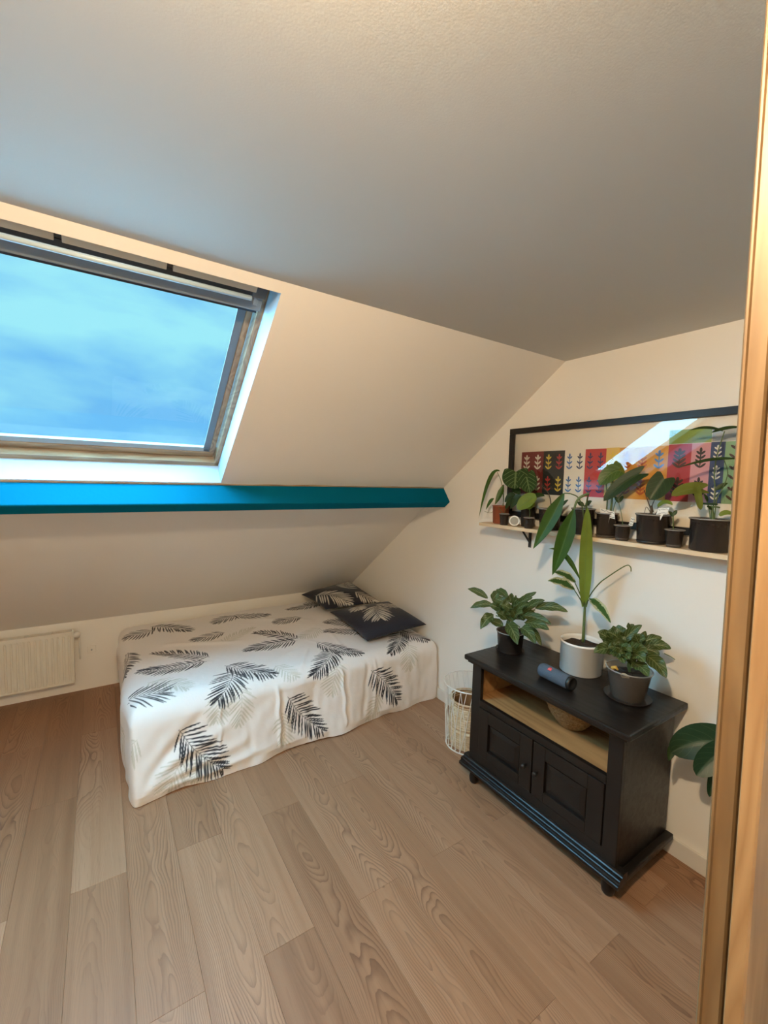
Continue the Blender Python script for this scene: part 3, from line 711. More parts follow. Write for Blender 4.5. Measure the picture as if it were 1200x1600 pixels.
skbox('glazing_bead', GA0, GA1, GB1-.022, GB1+.002, RC+.040, RC+.046, alu_m)
skbox('gasket', GA0+.03, GA1-.03, GB1-.014, GB1-.008, RC+.036, RC+.042, gasket_m, .001)
pane = quads('pane', [skq((GA0, GB0, RC+.043), (GA1, GB0, RC+.043), (GA1, GB1, RC+.043), (GA0, GB1, RC+.043))], pane_m, win)
# ventilation flap, handle bar and slotted strip along the top
skbox('ventilation_flap', SA0+.006, SA1-.004, 2.905, 2.962, .066, .118, alu_m, .004)
skbox('flap_dark_strip', SA0+.01, SA1-.01, 2.885, 2.905, .085, .125, gasket_m, .001)  # solid dark strip below the flap
bm = bmesh.new(); tube(bm, [sk(OA0+.10, 2.972, .036), sk(OA1-.085, 2.972, .036)], .009, 12); hb = obj('handle_bar', bm, alu_light_m, win, True)
skbox('handle_rail', OA0+.09, OA1-.08, 2.974, 3.000, .046, .070, gasket_m, .001)
for i in range(4):
    a1 = OA1-.075-.2935*i
    skbox('vent_slot', a1-.275, a1, 3.001, 3.024, .030, .046, slot_m, .002)
skbox('vent_backing', OA0+.03, OA1-.03, 2.97, 3.041, .050, .118, plain('grey_vent_backing', (.10, .11, .12), .6), .001)
skbox('vent_end_cap', OA1-.068, OA1-.05, 2.93, 3.03, .06, .11, alu_m, .003)

# ------------------------------------------------------------------ ceiling lamp (just above the frame)
LP = Vector((-2.16, -3.80, 2.4))
lampo = thing('ceiling_lamp', 'bare round bulb in a flat white ceiling fitting above the doorway', 'lamp', LP)
bm = bmesh.new(); lathe(bm, [(0, 0), (.055, 0), (.055, -.006), (.03, -.010), (0, -.010)], 32); obj('lamp_base', bm, white_m, lampo, True)
LAMP_W = 2550.0; LAMP_C = (1.0, .75, .47)
b = NB('warm_bulb'); em = b.n('ShaderNodeEmission', Color=(*LAMP_C, 1), Strength=LAMP_W); b.done(em.outputs[0])
bm = bmesh.new(); lathe(bm, [(.020, -.008), (.034, -.014), (.040, -.028), (.036, -.042), (.022, -.052), (0, -.056)], 20); obj('bulb', bm, MATS['warm_bulb'], lampo, True)

# ------------------------------------------------------------------ radiator
RX1, RY = -2.397, -.095
rad = thing('radiator', 'low cream panel radiator mounted on the knee wall left of the bed', 'radiator', (RX1, -.05, .10))
bm = bmesh.new()
prof = []; x = RX1-.012; L = 1.5; pitch = .0333; n = int(L/pitch)
for i in range(n):
    xx = x-i*pitch
    for d, y in ((0, 0), (.009, 0), (.013, .006), (.0203, .006), (.0243, 0)): prof.append((xx-d, RY+y))
zs = [(.118, .004), (.135, 0), (.468, 0), (.48, .004)]
def P(i, z, s):
    px, py = prof[i]; return Vector((px, py if s == 0 else RY+.002, z))
rings = [[bm.verts.new(P(i, z, s)-Vector((RX1, -.05, .10))) for i in range(len(prof))] for z, s in zs]
for A, B in zip(rings, rings[1:]):
    for i in range(len(prof)-1): bm.faces.new((A[i], A[i+1], B[i+1], B[i]))
bmesh.ops.recalc_face_normals(bm, faces=bm.faces)
obj('ribbed_panel', bm, rad_m, rad)
boxo('side_cover', (RX1-.012, RY-.001, .108), (RX1, -.03, .508), rad_m, rad, .003)
boxo('lower_edge', (RX1-1.5, RY-.001, .106), (RX1-.012, RY+.012, .119), rad_m, rad, .003)
boxo('upper_edge', (RX1-1.5, RY-.001, .478), (RX1-.012, RY+.012, .508), rad_m, rad, .004)
boxo('rear_panel', (RX1-1.5, -.04, .106), (RX1-.012, -.028, .508), rad_m, rad, .003)
for i in range(11):
    boxo('grille_bar', (RX1-.02-.135*i-.115, RY+.012, .500), (RX1-.02-.135*i, -.04, .506), rad_m, rad, .001)
for zz in (.18, .42):
    boxo('wall_bracket', (RX1-.25, -.03, zz), (RX1-.21, -.002, zz+.03), rad_m, rad, .002)
off = parent_off(rad)
bm = bmesh.new(); tube(bm, [Vector((RX1-.002, -.055, .478))-off, Vector((RX1+.03, -.055, .478))-off], .009, 10); obj('valve_pipe', bm, metal_m, rad, True)
bm = bmesh.new(); tube(bm, [Vector((RX1+.018, -.045, .478))-off, Vector((RX1+.020, -.075, .476))-off, Vector((RX1+.020, -.098, .474))-off], [.016, .023, .021], 14); v_ = obj('valve_knob', bm, white_m, rad, True)
bm = bmesh.new(); tube(bm, [Vector((RX1+.028, -.05, .478))-off, Vector((RX1+.033, -.045, .40))-off, Vector((RX1+.033, -.03, .3))-off, Vector((RX1+.033, -.012, .26))-off, Vector((RX1+.033, -.002, .26))-off], .006, 8); obj('supply_pipe', bm, white_m, rad, True)
# little wall outlet
wo = thing('wall_outlet', 'small cream wall outlet with a bright metal pin between radiator and bed', 'outlet', (-2.289, 0, .315))
bm = bmesh.new(); box(bm, (-.028, -.007, -.028), (.028, 0, .028), .003); obj('plate', bm, wall_m, wo)
bm = bmesh.new(); tube(bm, [(0, -.005, 0), (0, -.018, 0)], .006, 10); obj('metal_pin', bm, metal_m, wo, True)

# ------------------------------------------------------------------ printed cloth helpers
def paint_fronds(U, V, fronds, h=.0050, seed=3, nl=15, curve=.12):
    """returns (black, grey) coverage per point for a list of palm fronds given in cloth metres"""
    rng = random.Random(seed)
    cov = [np.zeros(len(U), np.float32), np.zeros(len(U), np.float32)]
    for (u0, v0, u1, v1, w, kind) in fronds:
        L = math.hypot(u1-u0, v1-v0); R = L*.75+w+.06
        idx = np.nonzero((np.abs(U-(u0+u1)/2) < R) & (np.abs(V-(v0+v1)/2) < R))[0]
        if len(idx) == 0: continue
        pu, pv = U[idx], V[idx]; c = np.zeros(len(idx), np.float32)
        dx, dy = (u1-u0)/L, (v1-v0)/L; nx, ny = -dy, dx
        sgn = rng.choice((-1, 1)); hh = h*(.85 if kind else 1.0)
        def rach(s): 
            k = sgn*curve*L*4*s*(1-s)*.5
            return u0+dx*L*s+nx*k, v0+dy*L*s+ny*k
        segs = [(rach(i/6)+rach((i+1)/6)+(.0016,)) for i in range(6)]
        m = max(9, int(nl*L/.3))
        for side in (-1, 1):
            for i in range(m):
                s = .04+.94*i/(m-1)+rng.uniform(-.01, .01)
                ll = w*1.25*(math.sin(PI*min(1, .22+.70*s))**.8)*rng.uniform(.88, 1.1)
                ang = math.radians(58-30*s+rng.uniform(-5, 5))
                bx, by = rach(min(s, 1)); ca, sa = math.cos(ang), math.sin(ang)*side
                segs.append((bx, by, bx+(dx*ca+nx*sa)*ll, by+(dy*ca+ny*sa)*ll, hh))
        for (ax, ay, bx, by, t) in segs:
            ex, ey = bx-ax, by-ay; l = math.hypot(ex, ey)+1e-9; ex /= l; ey /= l
            qx, qy = pu-ax, pv-ay
            a = (qx*ex+qy*ey)/l; d = np.abs(-qx*ey+qy*ex)
            wd = t*np.power(np.clip(np.sin(PI*np.clip(a, 0, 1)), 0, 1), .55) if t > .002 else np.where((a > 0) & (a < 1), t, 0)
            c = np.maximum(c, np.clip((wd-d)/.0017+.5, 0, 1)*((a > 0) & (a < 1)))
        cov[kind][idx] = np.maximum(cov[kind][idx], c)
    return cov
def cloth_mat(name, rough=.85, fine=.15):
    b = NB(name); a = b.n('ShaderNodeVertexColor'); a.layer_name = 'print'
    weave = b.noise(b.coord(), 700, 2); wr = b.noise(b.coord('Object', (1, 1, 1.0)), 16, 4, .55, .6)
    h = b.math('ADD', b.math('MULTIPLY', weave, .05), wr)
    return b.done(b.bsdf(a.outputs[0], rough, b.bump(h, fine*2, .008), Sheen_Weight=.15))
duvet_m = cloth_mat('printed_duvet_cotton'); pillow_m = cloth_mat('printed_pillow_cotton')
def grid_mesh(name, Pts, faces, colors, mat):
    me = bpy.data.meshes.new(name)
    nv, nf = len(Pts), len(faces)
    me.vertices.add(nv); me.vertices.foreach_set('co', np.ascontiguousarray(Pts, np.float32).ravel())
    me.loops.add(nf*4); me.loops.foreach_set('vertex_index', np.ascontiguousarray(faces, np.int32).ravel())
    me.polygons.add(nf); me.polygons.foreach_set('loop_start', np.arange(0, nf*4, 4, dtype=np.int32))
    try: me.polygons.foreach_set('loop_total', np.full(nf, 4, np.int32))
    except Exception: pass
    me.update(calc_edges=True); me.validate()
    ca = me.color_attributes.new('print', 'FLOAT_COLOR', 'POINT')
    cc = np.ones((nv, 4), np.float32); cc[:, :3] = colors; ca.data.foreach_set('color', cc.ravel())
    me.polygons.foreach_set('use_smooth', np.ones(nf, bool)); me.materials.append(mat)
    return me
def vnoise(x, y, z, f, seed, n=10):
    rng = np.random.RandomState(seed); o = np.zeros_like(x)
    for i in range(n):
        k = rng.normal(size=3); k /= np.linalg.norm(k); ff = f*rng.uniform(.6, 1.5)
        o += np.sin((k[0]*x+k[1]*y+k[2]*z)*ff+rng.uniform(0, 6.28))
    return o/math.sqrt(n)

# ------------------------------------------------------------------ bed and duvet
bed = thing('bed', 'low bed base with mattress, hidden under the palm print duvet cover', 'bed', (-1.07, -.8, 0))
boxo('mattress', (-2.03, -1.40, .20), (-.12, -.12, .40), white_m, bed, .03)
boxo('bed_base', (-2.02, -1.39, .06), (-.13, -.13, .195), cab_dark_m, bed, .005)
for lx in (-1.95, -.22):
    for ly in (-1.32, -.20): boxo('leg', (lx, ly, 0), (lx+.05, ly+.05, .06), cab_dark_m, bed, .003)
def make_duvet():
    st = .0042
    xa, xb, ya, yb, zt, r = -2.125, -.022, -1.50, -.03, .475, .10
    nx, ny, nz = int((xb-xa)/st), int((yb-ya)/st), int(zt/st)
    V = []; Fc = []; tagv = []
    def patch(fn, n, m, tg):
        base = sum(len(v) for v in V)
        i, j = np.meshgrid(np.linspace(0, 1, n+1), np.linspace(0, 1, m+1), indexing='ij')
        V.append(fn(i.ravel(), j.ravel())); tagv.append(np.full(i.size, tg))
        a = (np.arange(n)[:, None]*(m+1)+np.arange(m)[None]).ravel()+base
        Fc.append(np.stack([a, a+m+1, a+m+2, a+1], 1))
    S = np.stack
    patch(lambda i, j: S([xa+(xb-xa)*i, ya+(yb-ya)*j, i*0+zt], 1), nx, ny, 0)
    zb = .003
    patch(lambda i, j: S([xa+(xb-xa)*i, i*0+ya, zb+(zt-zb)*j], 1), nx, nz, 1)          # front
    patch(lambda i, j: S([i*0+xa, yb+(ya-yb)*i, zb+(zt-zb)*j], 1), ny, nz, 2)          # foot
    patch(lambda i, j: S([xa+(xb-xa)*(1-i), i*0+yb, zb+(zt-zb)*j], 1), nx//3, nz//3, 3)    # back
    patch(lambda i, j: S([i*0+xb, ya+(yb-ya)*i, zb+(zt-zb)*j], 1), ny//2, nz//2, 4)        # head
    Q = np.concatenate(V); F4 = np.concatenate(Fc); tg = np.concatenate(tagv)
    c = np.stack([np.clip(Q[:, 0], xa+r, xb-r*.7), np.clip(Q[:, 1], ya+r, yb-r), np.minimum(Q[:, 2], zt-r)], 1)
    d = Q-c; ln = np.sqrt(((np.abs(d[:, 0])**5+np.abs(d[:, 1])**5+1e-18)**.4)+d[:, 2]**2); rr = np.minimum(ln, r); nrm = d/np.maximum(ln, 1e-9)[:, None]
    P = c+nrm*rr[:, None]
    x, y, z = P.T
    # how far down the side, and which side
    dn = np.clip((zt-z)/zt, 0, 1)
    wf = np.clip(-nrm[:, 1], 0, 1); wl = np.clip(-nrm[:, 0], 0, 1); wt = np.clip(nrm[:, 2], 0, 1)
    # the cloth spreads outwards to the floor, more at the foot end
    tl = np.clip((-.02-x)/2.1, 0, 1)
    flare = (.005+.103*tl)*dn**1.1
    P[:, 1] -= wf*flare
    P[:, 0] -= wl*(-.012*dn)
    corner = np.exp(-((x-xa)/.14)**2)*np.exp(-((y-ya)/.16)**2)
    P[:, 1] -= corner*.022*dn**1.6; P[:, 0] -= corner*(.004*dn**1.6)
    # soft unevenness
    P[:, 2] += wt*(.010*vnoise(x, y, z*0, 6, 11)+.004*vnoise(x, y, z*0, 17, 12))
    P[:, 2] += wt*.022*np.exp(-((y+.75)/.5)**2)*np.exp(-((x+1.0)/.9)**2)
    amp = wf*(.25+.75*np.clip(dn*2, 0, 1))
    P[:, 1] += amp*(.0095*vnoise(x, y*.3, z*.5, 11, 21)+.0048*vnoise(x, y, z*.5, 30, 22)+.0018*vnoise(x, y, z*.8, 70, 23))
    P[:, 0] += wl*(.012*vnoise(x*.3, y, z*.5, 9, 31)+.004*vnoise(x, y, z*.6, 32, 32))
    # pressed fold lines and drape ridges down the front
    def ridge(dist, a, w): return a*np.exp(-(dist/w)**2)
    for xc, a, w, lean, z0, z1 in ((-1.31, -.013, .012, .00, .02, .42), (-1.28, .010, .018, .0, .02, .42), (-.86, -.011, .010, .02, .04, .44), (-.83, .008, .016, .02, .04, .44),
                                 (-1.66, -.007, .010, -.03, .1, .40), (-.52, -.006, .03, .10, .05, .42), (-.40, .008, .04, .16, .0, .4), (-.22, -.006, .03, .06, .1, .42), (-1.08, .006, .03, -.05, 0, .4),
                                 (-1.50, .006, .022, .06, .0, .35), (-.68, .007, .02, -.07, .05, .45), (-.60, -.006, .012, -.02, .05, .45)):
        g = np.clip((z-z0)/.05, 0, 1)*np.clip((z1-z)/.06, 0, 1)
        P[:, 1] += wf*g*ridge(x-xc-lean*(.25-z)*2-.004*np.sin(z*40+xc*9), a*1.3, w)
    # long diagonal folds running down to the foot corner
    for k, (x1, z1, a, w) in enumerate(((-1.55, .30, -.018, .035), (-1.45, .17, -.014, .028), (-1.72, .40, .012, .03), (-1.3, .09, -.010, .02))):
        ax, az = -2.10, .08-.02*k; ex, ez = x1-ax, z1-az; l = math.hypot(ex, ez); ex /= l; ez /= l
        t = ((x-ax)*ex+(z-az)*ez)/l; dd = -(x-ax)*ez+(z-az)*ex
        P[:, 1] += wf*np.clip(t*4, 0, 1)*np.clip((1-t)*2.5, 0, 1)*(t > 0)*(t < 1)*ridge(dd, a, w)
    for (x0_, y0_, x1_, y1_, a, w) in ((-.62, -1.44, -.95, -1.05, .008, .02), (-.75, -1.40, -.7, -.9, .006, .02), (-1.45, -1.35, -1.0, -1.15, .007, .02), (-1.9, -.6, -1.3, -.85, .010, .03), (-1.2, -.4, -.7, -.7, .008, .03),
                                   (-2.0, -1.0, -1.6, -1.1, .006, .02), (-1.15, -1.47, -.98, -1.2, .008, .015), (-.35, -1.45, -.30, -1.2, .007, .02)):
        ex, ey = x1_-x0_, y1_-y0_; l = math.hypot(ex, ey); ex /= l; ey /= l
        t = ((x-x0_)*ex+(y-y0_)*ey)/l; dd = -(x-x0_)*ey+(y-y0_)*ex
        P[:, 2] += wt*np.clip(t*4, 0, 1)*np.clip((1-t)*4, 0, 1)*ridge(dd, a, w)
    # hem tucks under and waves
    hem = np.clip((.05-z)/.05, 0, 1)
    P[:, 1] += wf*hem*(.012+.010*np.sin(x*9)+.006*np.sin(x*23))
    P[:, 2] = np.maximum(P[:, 2], .003)
    P[:, 2] += wf*hem*np.clip(.008*np.sin(x*5.2+.5), 0, 1)*(x > -1.95)
    P[:, 0] = np.minimum(P[:, 0], -.016); P[:, 1] = np.minimum(P[:, 1], -.012)
    # print
    U_ = P[:, 0].copy(); V_ = np.minimum(-P[:, 1], 1.5)+np.maximum(0, .475-P[:, 2])
    ft = tg == 2; U_[ft] = np.maximum(P[ft, 0], xa+.03)-np.maximum(0, .475-P[ft, 2]); V_[ft] = -P[ft, 1]
    extra = [(-2.22, .72, -2.42, .80, .10, 0), (-2.28, 1.20, -2.48, 1.30, .11, 1)]
    bk, gr = paint_fronds(U_.astype(np.float32), V_.astype(np.float32), FRONDS+extra)
    bad = tg >= 3; bk[bad] = 0; gr[bad] = 0
    col = np.tile(np.array([.80, .775, .76], np.float32), (len(P), 1))
    col = col*(1-.72*gr[:, None])+np.array([.50, .50, .42], np.float32)*(.72*gr[:, None])
    col = col*(1-bk[:, None])+np.array([.018, .020, .030], np.float32)*bk[:, None]
    return grid_mesh('duvet_cover', P, F4, col, duvet_m)
me = make_duvet()
bm = bmesh.new(); bm.from_mesh(me); bmesh.ops.remove_doubles(bm, verts=bm.verts, dist=1e-4); bm.to_mesh(me); bm.free()
dv = obj('duvet_cover', me, duvet_m)
dv['label'] = 'white duvet cover with black palm leaf print draped over the bed'; dv['category'] = 'duvet'

def make_pillow(name, corners, T, up, fr, label, seed, group=None):
    """corners in order s-,t- / s+,t- / s+,t+ / s-,t+"""
    C4 = [Vector(c) for c in corners]; org = sum(C4, Vector())/4
    n = 130; s, t = np.meshgrid(np.linspace(-1, 1, n+1), np.linspace(-1, 1, n+1), indexing='ij'); s = s.ravel(); t = t.ravel()
    # edges bow inwards between the pointed corners
    si = s*(1-.07*(1-t*t)); ti = t*(1-.07*(1-s*s))
    W4 = [(1-si)*(1-ti)/4, (1+si)*(1-ti)/4, (1+si)*(1+ti)/4, (1-si)*(1+ti)/4]
    Cn = np.array([list(c-org) for c in C4]); P = sum(w[:, None]*c[None] for w, c in zip(W4, Cn))
    upv = np.array(Vector(up).normalized())
    hgt = T*np.power(np.clip((1-s**2)*(1-t**2), 0, 1), .42)
    wr = .010*vnoise(s*.3, t*.3, s*0, 14, seed)*np.clip((1-s**2)*(1-t**2)*3, 0, 1)
    top = P+upv[None]*(hgt+wr)[:, None]; bot = P-upv[None]*(hgt*.35)[:, None]
    a = (np.arange(n)[:, None]*(n+1)+np.arange(n)[None]).ravel()
    F1 = np.stack([a, a+n+1, a+n+2, a+1], 1); F2 = F1[:, ::-1]+len(P)
    l1 = (C4[1]-C4[0]).length/2; l2 = (C4[3]-C4[0]).length/2
    bk, gr = paint_fronds((s*l1).astype(np.float32), (t*l2).astype(np.float32), fr, h=.006, seed=seed, nl=13)
    col = np.tile(np.array([.010, .012, .024], np.float32), (len(P), 1))
    col = col*(1-bk[:, None])+np.array([.56, .52, .45], np.float32)*bk[:, None]
    Pm = np.concatenate([top, bot]); cm = np.concatenate([col, np.tile(np.array([[.010, .012, .024]], np.float32), (len(P), 1))])
    me = grid_mesh(name, Pm, np.concatenate([F1, F2]), cm, pillow_m)
    bm = bmesh.new(); bm.from_mesh(me); bmesh.ops.remove_doubles(bm, verts=bm.verts, dist=2e-4); bmesh.ops.recalc_face_normals(bm, faces=bm.faces); bm.to_mesh(me); bm.free()
    o = obj(name, me, pillow_m); o.location = org; o['label'] = label; o['category'] = 'pillow'
    if group: o['group'] = group
    return o
make_pillow('pillow', [(-.60, -.15, .575), (-.555, -.60, .545), (-.10, -.80, .60), (-.10, -.20, .66)], .075, (-.25, -.25, 1),
            [(-.05, -.22, .22, -.05, .13, 0), (.02, .10, -.20, .20, .11, 0), (.08, .12, .25, .22, .10, 0), (-.22, -.1, -.3, .1, .08, 0)],
            'navy palm print pillow at the back, against the sloping roof', 41, 'navy palm print pillows')
make_pillow('pillow', [(-.545, -.655, .535), (-.545, -1.30, .490), (-.045, -1.385, .560), (-.06, -.86, .615)], .078, (-.2, -.15, 1),
            [(-.10, .05, .16, -.05, .14, 0), (-.15, .06, -.05, .28, .11, 0), (-.28, -.05, -.12, -.10, .09, 0)],
            'navy palm print pillow in front, its corner pointing out over the duvet', 42, 'navy palm print pillows')

# ------------------------------------------------------------------ cabinet
cab = thing('cabinet', 'low black wooden cabinet with two panelled doors and an open shelf', 'cabinet', (-.24, -2.74, 0))
CX = -.465; CB = -.03; CL, CR = -2.318, -3.165; ZT = .745
def cb(name, lo, hi, mat=cab_m, bevel=.003, parent=cab, **k):
    lo2 = [min(a, b) for a, b in zip(lo, hi)]; hi2 = [max(a, b) for a, b in zip(lo, hi)]
    return boxo(name, lo2, hi2, mat, parent, bevel, **k)
cb('top', (-.517, -3.210, .717), (-.016, -2.298, ZT), bevel=.008)
cb('top_moulding', (-.497, -3.190, .700), (-.022, -2.308, .717), bevel=.005)
for yy in (CL, CR+.022): cb('side_panel', (CX+.02, yy-.022, .10), (CB, yy, .70))
cb('stile', (CX, CL-.066, .10), (CX+.022, CL, .70)); cb('stile', (CX, CR, .10), (CX+.022, CR+.062, .70))
cb('back_panel', (CB-.012, CR+.02, .10), (CB, CL-.02, .70), inner_m)
cb('upper_rail', (CX, CR+.06, .682), (CX+.022, CL-.064, .70))
cb('shelf_board', (CX+.004, CR+.022, .480), (CB-.012, CL-.022, .500), inner_m, .001)
cb('middle_rail', (CX-.003, CR+.06, .466), (CX+.022, CL-.064, .502))
for yy, s in ((CL-.0225, -1), (CR+.0225, 1)): cb('inner_lining', (CX+.022, yy, .50), (CB-.012, yy+s*.006, .70), inner_m, .0005)
cb('lower_rail', (CX, CR+.06, .135), (CX+.022, CL-.064, .190))
cb('bottom_board', (CX+.02, CR+.02, .12), (CB-.01, CL-.02, .14))
bm = bmesh.new()
polyb = [(CX-.040, .088), (CX-.042, .092), (CX-.042, .104), (CX-.039, .107), (CX-.031, .108), (CX-.029, .111), (CX-.029, .122), (CX-.026, .125), (CX-.010, .127), (CX-.006, .131), (CX-.004, .140), (CX+.03, .140), (CX+.03, .088)]
prism(bm, [(z, x) for x, z in polyb], CR-.035+2.74, CL+.035+2.74, 'y')
for v in bm.verts: v.co.x += .24
obj('base_moulding', bm, cab_m, cab)
for yy, s in ((CL, 1), (CR, -1)):
    cb('side_moulding', (CX+.028, yy, .09), (CB, yy+s*.034, .118), bevel=.006)
for fx in (CX+.012, CB-.045):
    for fy in (CL-.035, CR+.03):
        bm = bmesh.new(); lathe(bm, [(0, .0), (.018, .0), (.025, .010), (.028, .032), (.026, .06), (.021, .078), (.021, .089), (0, .089)], 20, Vector((fx, fy, 0))-parent_off(cab))
        obj('foot', bm, cab_m, cab, True)
def door(y0, y1, ky):
    z0, z1 = .192, .463; xo = CX-.006
    d = empty('door', parent=cab); off = parent_off(cab)
    for nm, a, b_, za, zb in (('door_stile', y0, y0-.066, z0, z1), ('door_stile', y1+.072, y1, z0, z1)):
        cb(nm, (xo, a, za), (CX+.016, b_, zb), parent=d, bevel=.003)
    for za, zb in ((z0, z0+.050), (z1-.066, z1)): cb('door_rail', (xo, y0-.066, za), (CX+.016, y1+.072, zb), parent=d, bevel=.003)
    # raised field with sloping margins
    bm = bmesh.new(); a0, a1, c0, c1 = y0-.066, y1+.072, z0+.050, z1-.066
    def ringp(inset, x): return [bm.verts.new(Vector((x, yy, zz))-off) for yy, zz in ((a0-inset, c0+inset), (a1+inset, c0+inset), (a1+inset, c1-inset), (a0-inset, c1-inset))]
    R = [ringp(0, CX+.010), ringp(.006, CX+.010), ringp(.010, CX+.004), ringp(.034, CX-.002)]
    for A, B in zip(R, R[1:]):
        for i in range(4): bm.faces.new((A[i], A[(i+1) % 4], B[(i+1) % 4], B[i]))
    bm.faces.new(R[-1]); bmesh.ops.recalc_face_normals(bm, faces=bm.faces)
    obj('door_panel', bm, cab_m, d)
    bm = bmesh.new(); o = Vector((xo, ky, .318))-off
    lathe(bm, [(0, 0), (.006, 0), (.006, .010), (.011, .016), (.012, .022), (.008, .028), (0, .029)], 16)
    for v in bm.verts: v.co = o+Vector((-v.co.z, v.co.y, v.co.x))
    bmesh.ops.recalc_face_normals(bm, faces=bm.faces); obj('knob', bm, cab_dark_m, d, True)
door(-2.388, -2.740, -2.708); door(-2.748, -3.100, -2.775)

# woven bowl inside the open shelf
def weave_mat(name, c0, c1, sc):
    b = NB(name); co = b.coord(); f = b.noise(co, sc, 3, .6)
    return b.done(b.bsdf(b.ramp(f, [(.3, c0), (.7, c1)]), .8, b.bump(f, .5, .004)))
rattan_m = weave_mat('braided_seagrass', (.16, .085, .03), (.38, .24, .11), 90)
straw_m = weave_mat('pale_straw', (.46, .34, .20), (.72, .60, .42), 60)
bowl = thing('woven_bowl', 'braided seagrass bowl inside the open shelf of the black cabinet', 'basket', (-.245, -2.80, .50))
def braid(name, prof, n, per, mat, parent, a=.006):
    """a coiled wall whose strands bulge one by one, alternating from coil to coil"""
    bm = bmesh.new(); rings = []
    N = len(prof)
    for i, (r, z) in enumerate(prof):
        ring = []
        for k in range(n):
            ph = 2*PI*k/n
            rr = r + a*math.sin(PI*(i % 4)/4)*(.5+.5*math.sin(per*ph+PI*(i//4)))
            ring.append(bm.verts.new((rr*math.cos(ph), rr*math.sin(ph), z)))
        rings.append(ring)
    for A, B in zip(rings, rings[1:]):
        for k in range(n): bm.faces.new((A[k], A[(k+1) % n], B[(k+1) % n], B[k]))
    bm.faces.new(rings[0][::-1])
    bmesh.ops.recalc_face_normals(bm, faces=bm.faces)
    return obj(name, bm, mat, parent, True)
prof = []
for i in range(29):
    t = i/28; prof.append((.055+.070*math.sin(t*PI*.5), .004+.125*t))
braid('bowl_body', prof, 120, 24, rattan_m, bowl)
bm = bmesh.new(); tube(bm, [(.127*math.cos(2*PI*k/32), .127*math.sin(2*PI*k/32), .130) for k in range(32)], .008, 8, closed=True); obj('bowl_rim', bm, rattan_m, bowl, True)

# ------------------------------------------------------------------ wire basket with woven basket
WB = Vector((-.225, -2.065, 0))
wb = thing('wire_basket', 'round white wire basket on the floor between bed and cabinet', 'basket', WB)
def ringpts(r, z, n=40): return [(r*math.cos(2*PI*k/n), r*math.sin(2*PI*k/n), z) for k in range(n)]
for nm, r, z, w in (('top_ring', .165, .415, .0045), ('base_ring', .140, .005, .0042)):
    bm = bmesh.new(); tube(bm, ringpts(r, z), w, 8, closed=True); obj(nm, bm, white_m, wb, True)
for ang in range(0, 180, 30):
    a = math.radians(ang+8); bm = bmesh.new(); tube(bm, [(.14*math.cos(a), .14*math.sin(a), .004), (-.14*math.cos(a), -.14*math.sin(a), .004)], .0016, 6); obj('base_wire', bm, white_m, wb)
NW = 14
for i in range(NW):
    a0 = 2*PI*i/NW; a1 = 2*PI*(i+.5)/NW; a2 = 2*PI*(i+1)/NW; am = 2*PI*(i+.25)/NW
    def q(a, z): r = .140+.025*z/.415; return (r*math.cos(a), r*math.sin(a), z)
    for pts in ((q(a0, .415), q(a1, .16), q(a1, .004)), (q(a2, .415), q(a1, .16)), (q(a1, .415), q(a0+.02, .235), q(a0, .004)), (q(a1, .16), q(a0, .004))):
        bm = bmesh.new(); tube(bm, pts, .0021, 6); obj('side_wire', bm, white_m, wb)
ib = thing('straw_basket', 'pale coiled straw basket standing inside the white wire basket', 'basket', WB+Vector((0, 0, .007)))
prof = []
for i in range(81):
    t = i/80; z = .0+.30*t; prof.append((.112+.014*math.sin(PI*min(1, t*1.1))-.004*t + .0035*math.sin(PI*((i % 4)/4)) - (.006 if i in (33, 34, 35, 56, 57) else 0), z))
bm = bmesh.new(); lathe(bm, prof, 48); bmesh.ops.contextual_create(bm, geom=[]) if False else None
obj('coiled_wall', bm, straw_m, ib, True)
bm = bmesh.new(); lathe(bm, [(0, .004), (.112, .004)], 32); obj('basket_floor', bm, straw_m, ib)
bm = bmesh.new(); tube(bm, ringpts(.121, .303, 36), .006, 8, closed=True); obj('basket_rim', bm, straw_m, ib, True)
bm = bmesh.new(); lathe(bm, [(.108, .01), (.112, .15), (.110, .30)], 40)
obj('inner_lining', bm, plain('brown_lining', (.30, .17, .075), .8), ib, True)

# ------------------------------------------------------------------ bluetooth speaker
A = Vector((-.368, -2.692, .745)); B = Vector((-.380, -2.872, .745)); ax = (B-A).normalized(); L = (B-A).length; RS = .034
spk = thing('portable_speaker', 'dark blue cylindrical speaker with a red badge lying on the black cabinet', 'speaker', (A+B)/2)
navy_m = None
b = NB('blue_grey_mesh_fabric'); f = b.n('ShaderNodeTexVoronoi', Scale=420.0); b.t.links.new(b.coord(), f.inputs['Vector'])
b.done(b.bsdf(b.mix(f.outputs['Distance'], (.040, .060, .090), (.085, .115, .155)), .75, b.bump(f.outputs['Distance'], .5, .002)))
def axial(prof, n=28):
    bm = bmesh.new(); lathe(bm, prof, n)
    x = Vector((0, 0, 1)).cross(ax).normalized(); up = Vector((0, 0, 1))
    for v in bm.verts: v.co = x*v.co.x+up*(v.co.y+RS)+ax*v.co.z
    bmesh.ops.recalc_face_normals(bm, faces=bm.faces); return bm
h = L/2
obj('speaker_body', axial([(.028, -h), (.0325, -h+.006), (RS, -h+.014), (RS, h-.016), (.0325, h-.013)]), MATS['blue_grey_mesh_fabric'], spk, True)
for s in (-1, 1):
    pr = [(0, h-.004), (.020, h-.004), (.024, h+.003), (.030, h+.003), (.0332, h-.004), (.0332, h-.014), (.030, h-.015)] if s > 0 else [(0, -h+.004), (.02, -h+.004), (.024, -h-.003), (.030, -h), (.0285, -h+.004)]
    obj('end_cap', axial(pr), black_metal_m, spk, True)
red_m = plain('red_badge', (.75, .05, .07), .4, .02); 
